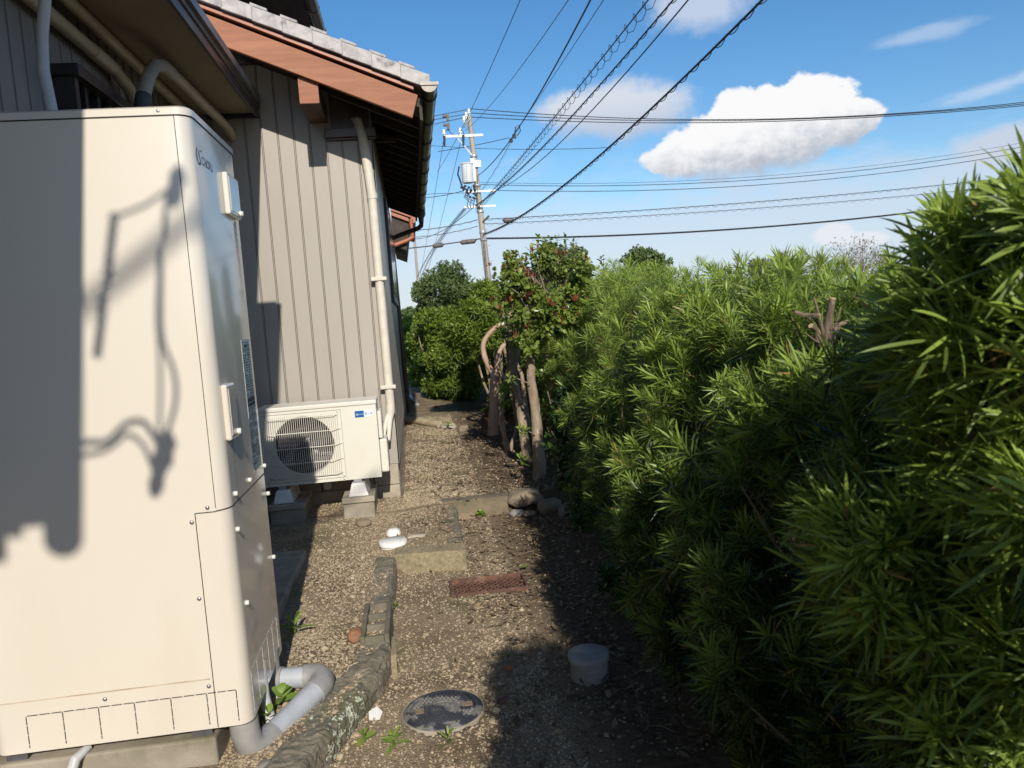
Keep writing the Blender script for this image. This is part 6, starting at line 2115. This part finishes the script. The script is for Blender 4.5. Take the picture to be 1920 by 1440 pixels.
# field margin far away so that the ground does not end in a bare line
fm = thing('tree_line', 'low distant line of trees along the horizon', 'trees', (0, 300, 0))
cen = [(random.uniform(-260, 320), 300 + random.uniform(-15, 25), random.uniform(1.0, 4.5)) for _ in range(160)]
leaf_cloud('crowns', fm, cen, [random.uniform(2.5, 5) for _ in cen], 5000, T_clump, 1.1, M['treefar'], -0.1)
fm['kind'] = 'stuff'

# ------------------------------------------------------------------ poles
def pole(name, label, base, top, r0, r1):
    t_ = thing(name, label, 'utility pole', base)
    MB().tube([base, top], [r0, r1], 14).build('shaft', M['pole'], t_)
    return t_


PY = 42.0
p1 = pole('utility_pole', 'near concrete utility pole with transformer and many cables', (4.50, PY, 0), (3.96, PY, 12.2), 0.20, 0.125)


def ax(z):
    return 4.50 - 0.54 * z / 12.2


MB().box(2.50, 4.62, PY - 0.16, PY - 0.08, 11.07, 11.19).build('crossarm', M['white'], p1)
MB().tube([(3.20, PY - 0.13, 11.08), (4.06, PY - 0.13, 9.95)], 0.03, 6).build('arm_brace', M['white'], p1)
for z, xa, xb in ((8.17, 3.38, 5.12), (7.37, 3.32, 5.02)):
    MB().box(xa, xb, PY - 0.24, PY - 0.16, z - 0.05, z + 0.05).build('crossarm', M['white'], p1)


def insulator(x, y, z, s_=1.0, m=None, d=(0, 0, 1)):
    MB().lathe((x, y, z), d, [(0.035 * s_, 0), (0.035 * s_, 0.06 * s_), (0.075 * s_, 0.08 * s_), (0.07 * s_, 0.13 * s_), (0.04 * s_, 0.15 * s_), (0.065 * s_, 0.18 * s_), (0.05 * s_, 0.25 * s_), (0.02 * s_, 0.28 * s_)], 10).build('insulator', m or M['porc'], p1)


insulator(3.97, PY, 12.2, 1.3)
insulator(3.79, PY - 0.2, 12.0, 1.2)
insulator(3.66, PY - 0.2, 11.80, 1.2)
MB().tube([(3.98, PY - 0.15, 12.0), (3.62, PY - 0.2, 11.55)], 0.05, 6).build('top_bracket', M['pole'], p1)
insulator(2.55, PY - 0.1, 11.15, 1.3)
insulator(3.42, PY - 0.1, 11.20, 1.3)
for (x, z) in ((2.55, 10.95), (3.56, 10.95)):
    MB().tube([(x, PY - 0.22, z + 0.2), (x - 0.04, PY - 0.22, z - 0.35)], [0.07, 0.05], 8).build('cutout_fuse', M['cable'], p1)
for (x, z) in ((2.72, 12.2), (2.72, 11.75)):
    MB().box(x - 0.17, x + 0.17, PY - 0.1, PY + 0.1, z - 0.04, z + 0.08).box(x + 0.03, x + 0.16, PY - 0.1, PY + 0.1, z - 0.24, z - 0.041).build('wire_clamp_cover', M['closure'], p1)
b = MB()
b.tube([(2.75, PY, 11.52), (2.6, PY - 0.1, 11.35), (2.52, PY - 0.15, 11.2)], 0.018, 5)
b.tube([(2.75, PY, 11.52), (2.95, PY - 0.05, 11.30), (3.2, PY - 0.1, 11.15), (3.35, PY - 0.1, 11.1)], 0.018, 5)
b.tube([(3.42, PY - 0.1, 11.5), (3.55, PY - 0.15, 11.4), (3.62, PY - 0.2, 11.1)], 0.015, 5)
b.build('jumper_wire', M['cable'], p1)
MB().lathe((3.62, PY - 0.32, 8.62), (0, 0, 1), [(0.29, 0), (0.31, 0.05), (0.31, 0.95), (0.34, 0.97), (0.34, 1.0), (0.25, 1.05)], 24).build('transformer', M['trafo'], p1)
MB().box(3.84, 4.05, PY - 0.3, PY - 0.15, 8.7, 9.9).build('transformer_bracket', M['chrome'], p1)
b = MB()
for k in range(16):
    x, z = 3.15 + random.uniform(0, 0.85), 7.75 + random.uniform(0, 0.75)
    b.lathe((x, PY - 0.3, z), (0, 0, 1), [(0.045, 0), (0.07, 0.03), (0.07, 0.08), (0.04, 0.11)], 8)
b.build('low_voltage_insulators', M['cable'], p1, kind='stuff')
b = MB()
for k in range(10):
    x, z = 3.5 + random.uniform(0, 0.5), 7.6 + random.uniform(0, 0.9)
    b.tube([(x, PY - 0.28, z), (x + random.uniform(-0.35, 0.1), PY - 0.3, z - 0.25), (x + random.uniform(-0.3, 0.3), PY - 0.28, z - 0.5)], 0.02, 5)
b.tube([(3.2, PY - 0.3, 9.5), (3.1, PY - 0.35, 9.1), (3.35, PY - 0.35, 8.2)], 0.05, 6)
b.build('lead_wire', M['cable'], p1)
for z in (10.0, 9.6, 8.45, 7.05, 5.95, 5.55):
    MB().lathe((ax(z), PY, z), (0, 0, 1), [(0.19, 0), (0.20, 0.02), (0.20, 0.10), (0.19, 0.12)], 12).build('band', M['chrome'], p1)
MB().box(4.06, 4.38, PY - 0.25, PY - 0.1, 9.45, 9.8).build('band_bracket', M['white'], p1)
MB().tube([(4.28, PY - 0.18, 6.55), (4.62, PY - 0.25, 6.85)], 0.06, 6).build('stay_bracket', M['closure'], p1)
MB().box(4.30, 4.40, PY - 0.215, PY - 0.205, 2.75, 3.05).build('number_plate', M['white'], p1)
for k in range(9):
    z = 3.2 + k * 0.42
    s_ = 1 if k % 2 else -1
    MB().tube([(ax(z) + s_ * 0.17, PY, z), (ax(z) + s_ * 0.32, PY, z)], 0.012, 5).build('step_bolt', M['chrome'], p1)
p2 = pole('utility_pole', 'distant thin concrete pole seen beside the house eave', (1.25, 95, 0), (1.22, 95, 11.7), 0.22, 0.14)
for z, xa, xb in ((5.0, 0.2, 1.9), (4.4, 0.6, 1.7)):
    MB().box(xa, xb, 94.7, 94.8, z, z + 0.12).build('crossarm', M['white'], p2)
MB().tube([(0.5, 94.75, 4.0), (1.2, 94.75, 3.1)], 0.04, 6).build('arm_brace', M['white'], p2)

# ------------------------------------------------------------------ wires
def wire(label, P, Q, sag, r, ext=1.0, spiral=0.0, name='overhead_wire', twin=0.0, n=26):
    P, Q = Vector(P), Vector(Q)

    def at(t):
        p = P + (Q - P) * t
        p.z -= 4 * sag * t * (1 - t) if t <= 1 else 4 * sag * t * (1 - t)
        return p
    b = MB()
    ts = [ext * i / n for i in range(n + 1)]
    offs = [0.0] if not twin else [-twin, twin]
    for o_ in offs:
        b.tube([at(t) + Vector((o_, 0, o_)) for t in ts], r, 5, caps=False)
    if spiral:
        m_ = int((Q - P).length * ext / 0.55)
        pts = []
        for i in range(m_ * 6 + 1):
            t = ext * i / (m_ * 6)
            a = 2 * PI * i / 6
            pts.append(at(t) + Vector((math.cos(a) * spiral * 0.6, 0, math.sin(a) * spiral - spiral * 0.5)))
        b.tube(pts, r * 0.55, 3, caps=False)
    o_ = b.build(name, M['cable'])
    return props(o_, label, 'wire', 'overhead wires')


wire('thickest black cable, lowest of those sweeping from the pole to the upper right', (4.22, PY, 5.89), (6.42, 13, 6.49), 0.60, 0.020, 1.5, 0.05, twin=0.035)
wire('lashed black cable crossing the pole, sweeping up left of the thickest cable', (3.96, PY, 7.47), (5.2, 14, 6.91), 0.35, 0.017, 1.5, 0.04, twin=0.022)
wire('thin straight cable between the lashed cable and the thickest cable', (5.12, PY, 8.21), (5.48, 14, 6.9), 0.5, 0.015, 1.5)
wire('looped spiral wire left of the lashed cable', (3.98, PY, 7.27), (4.73, 14, 6.92), 0.10, 0.014, 1.5, 0.13)
wire('thin wire, leftmost of those rising steeply to the top edge', (2.04, PY, 9.34), (3.06, 18, 8.55), 0.25, 0.010, 1.6)
wire('thin wire rising steeply from the crossarm, second from the left', (3.69, PY, 11.42), (4.18, 18, 8.53), 0.25, 0.010, 1.6)
wire('bold straight wire rising steeply from behind the transformer', (4.17, PY, 9.02), (4.18, 16, 7.73), 0.5, 0.020, 1.5)
wire('fine wire just right of the bold steep wire', (6.2, PY, 11.04), (4.46, 16, 7.73), 0.05, 0.009, 1.5)
for i, (P, Q, s_) in enumerate((((4.12, PY, 12.55), (31.43, 36, 10.25), 0.70), ((4.1, PY, 12.33), (31.43, 36, 10.17), 0.6), ((3.86, PY, 12.14), (31.43, 36, 10.09), 0.55))):
    wire(('uppermost', 'middle', 'lowest')[i] + ' of three wires crossing the big white cloud from the pole top', P, Q, s_, 0.022, 1.25)
for i, (P, Q) in enumerate((((4.29, PY, 8.67), (36.64, PY, 9.42)), ((4.28, PY, 8.56), (36.63, PY, 9.18)), ((4.34, PY, 8.27), (36.63, PY, 8.87)))):
    wire(('uppermost', 'middle', 'lowest')[i] + ' of three wires passing under the big white cloud', P, Q, 0.8, 0.018 if i else 0.010, 1.15)
wire('upper of two spiral-wrapped wires running level to the right above the hedge', (4.28, PY, 6.71), (36.61, PY, 7.48), 0.25, 0.018, 1.15, 0.06)
wire('lower of two spiral-wrapped wires running level to the right above the hedge', (4.26, PY, 6.46), (36.6, PY, 7.01), 0.25, 0.014, 1.15, 0.06)
wire('lowest black cable from the pole to the right, just above the hedge tops', (4.29, PY, 5.68), (36.59, PY, 6.23), 0.55, 0.030, 1.15, twin=0.02)
for i, (P, Q) in enumerate((((4.12, PY, 12.55), (1.42, PY, 12.15)), ((4.1, PY, 12.33), (1.4, PY, 11.96)), ((3.86, PY, 12.14), (1.38, PY, 11.71)))):
    wire(('uppermost', 'middle', 'lowest')[i] + ' of three wires leaving the pole top toward the house roof', P, Q, 0.0, 0.020, 3.0)
wire('wire from the transformer leads leftward behind the gutter', (3.78, PY, 8.13), (0.53, PY, 8.16), -0.05, 0.014, 2.0)
wire('wire from the low insulators leftward, dipping a little', (3.33, PY, 8.27), (-0.33, PY, 8.06), 0.15, 0.020, 2.0)
wire('black cable with two closures left of the pole, heading behind the house', (4.15, PY, 5.69), (-0.56, PY, 5.37), 0.05, 0.032, 2.0)
wire('upper spiral-wrapped wire left of the pole', (4.02, PY, 6.7), (0.38, PY, 6.33), 0.1, 0.018, 2.0, 0.05)
wire('lower spiral-wrapped wire left of the pole', (4.0, PY, 6.36), (0.35, PY, 5.97), 0.1, 0.014, 2.0, 0.05)
wire('lashed cable continuing past the pole to the lower left', (3.96, PY, 7.47), (0.01, 70, 9.0), 0.7, 0.018, 1.4)
wire('left one of two looped wires dropping to the distant pole', (3.41, PY, 7.41), (1.16, 95, 6.89), -0.45, 0.012, 1.0, 0.10)
wire('right one of two looped wires dropping to the distant pole', (3.5, PY, 7.41), (1.3, 95, 6.25), -0.6, 0.012, 1.0, 0.10)
wire('faint wire descending from the left end of the crossarm', (2.51, PY, 11.0), (1.0, 95, 5.2), 0.3, 0.014, 1.0)
wire('faint wire descending beside the transformer toward the far tree', (3.45, PY, 10.96), (1.5, 95, 5.0), 0.3, 0.014, 1.0)
wire('short cable crossing behind the crossarm brace to a clamp', (2.15, PY, 10.4), (6.05, PY, 10.96), 0.05, 0.018, 1.0)
wire('level wire crossing just below the crossarm', (0.67, 60, 14.99), (11.47, PY, 10.2), 0.25, 0.016, 1.0)
wire('looped wire from the clamp down to the lower crossarms of the near pole', (4.3, PY, 8.2), (6.15, PY, 10.8), 0.1, 0.012, 1.0, 0.08)
for (xa, xb, z0, z1, label) in ((2.95, 3.85, 5.56, 5.60, 'grey cable closure nearest the pole, left of it'), (1.45, 2.1, 5.46, 5.50, 'grey cable closure farther left on the same cable'), (5.35, 6.0, 6.60, 6.60, 'dark cable closure right of the pole on the thickest cable')):
    b = MB()
    b.tube([(xa, PY - 0.05, z0), (xa + 0.06, PY - 0.05, z0 - 0.02), (xa + 0.10, PY - 0.05, z0 - 0.03), (xb - 0.10, PY - 0.05, z1 - 0.03), (xb - 0.06, PY - 0.05, z1 - 0.02), (xb, PY - 0.05, z1)], [0.03, 0.07, 0.13, 0.13, 0.07, 0.03], 10)
    o = b.build('cable_closure', M['closure'])
    props(o, label, 'cable closure', 'cable closures')
b = MB()
b.box(6.05, 6.22, PY - 0.1, PY + 0.1, 10.72, 10.90)
b.box(6.24, 6.42, PY - 0.1, PY + 0.1, 10.92, 11.12)
b.tube([(6.36, PY, 11.1), (6.42, PY, 11.5), (6.62, PY, 11.6), (6.68, PY, 11.3), (6.48, PY, 11.05)], 0.03, 6)
o = b.build('cable_clamp', M['cable'])
props(o, 'black clamp with a cable loop hanging on the steep wires right of the pole', 'cable clamp')
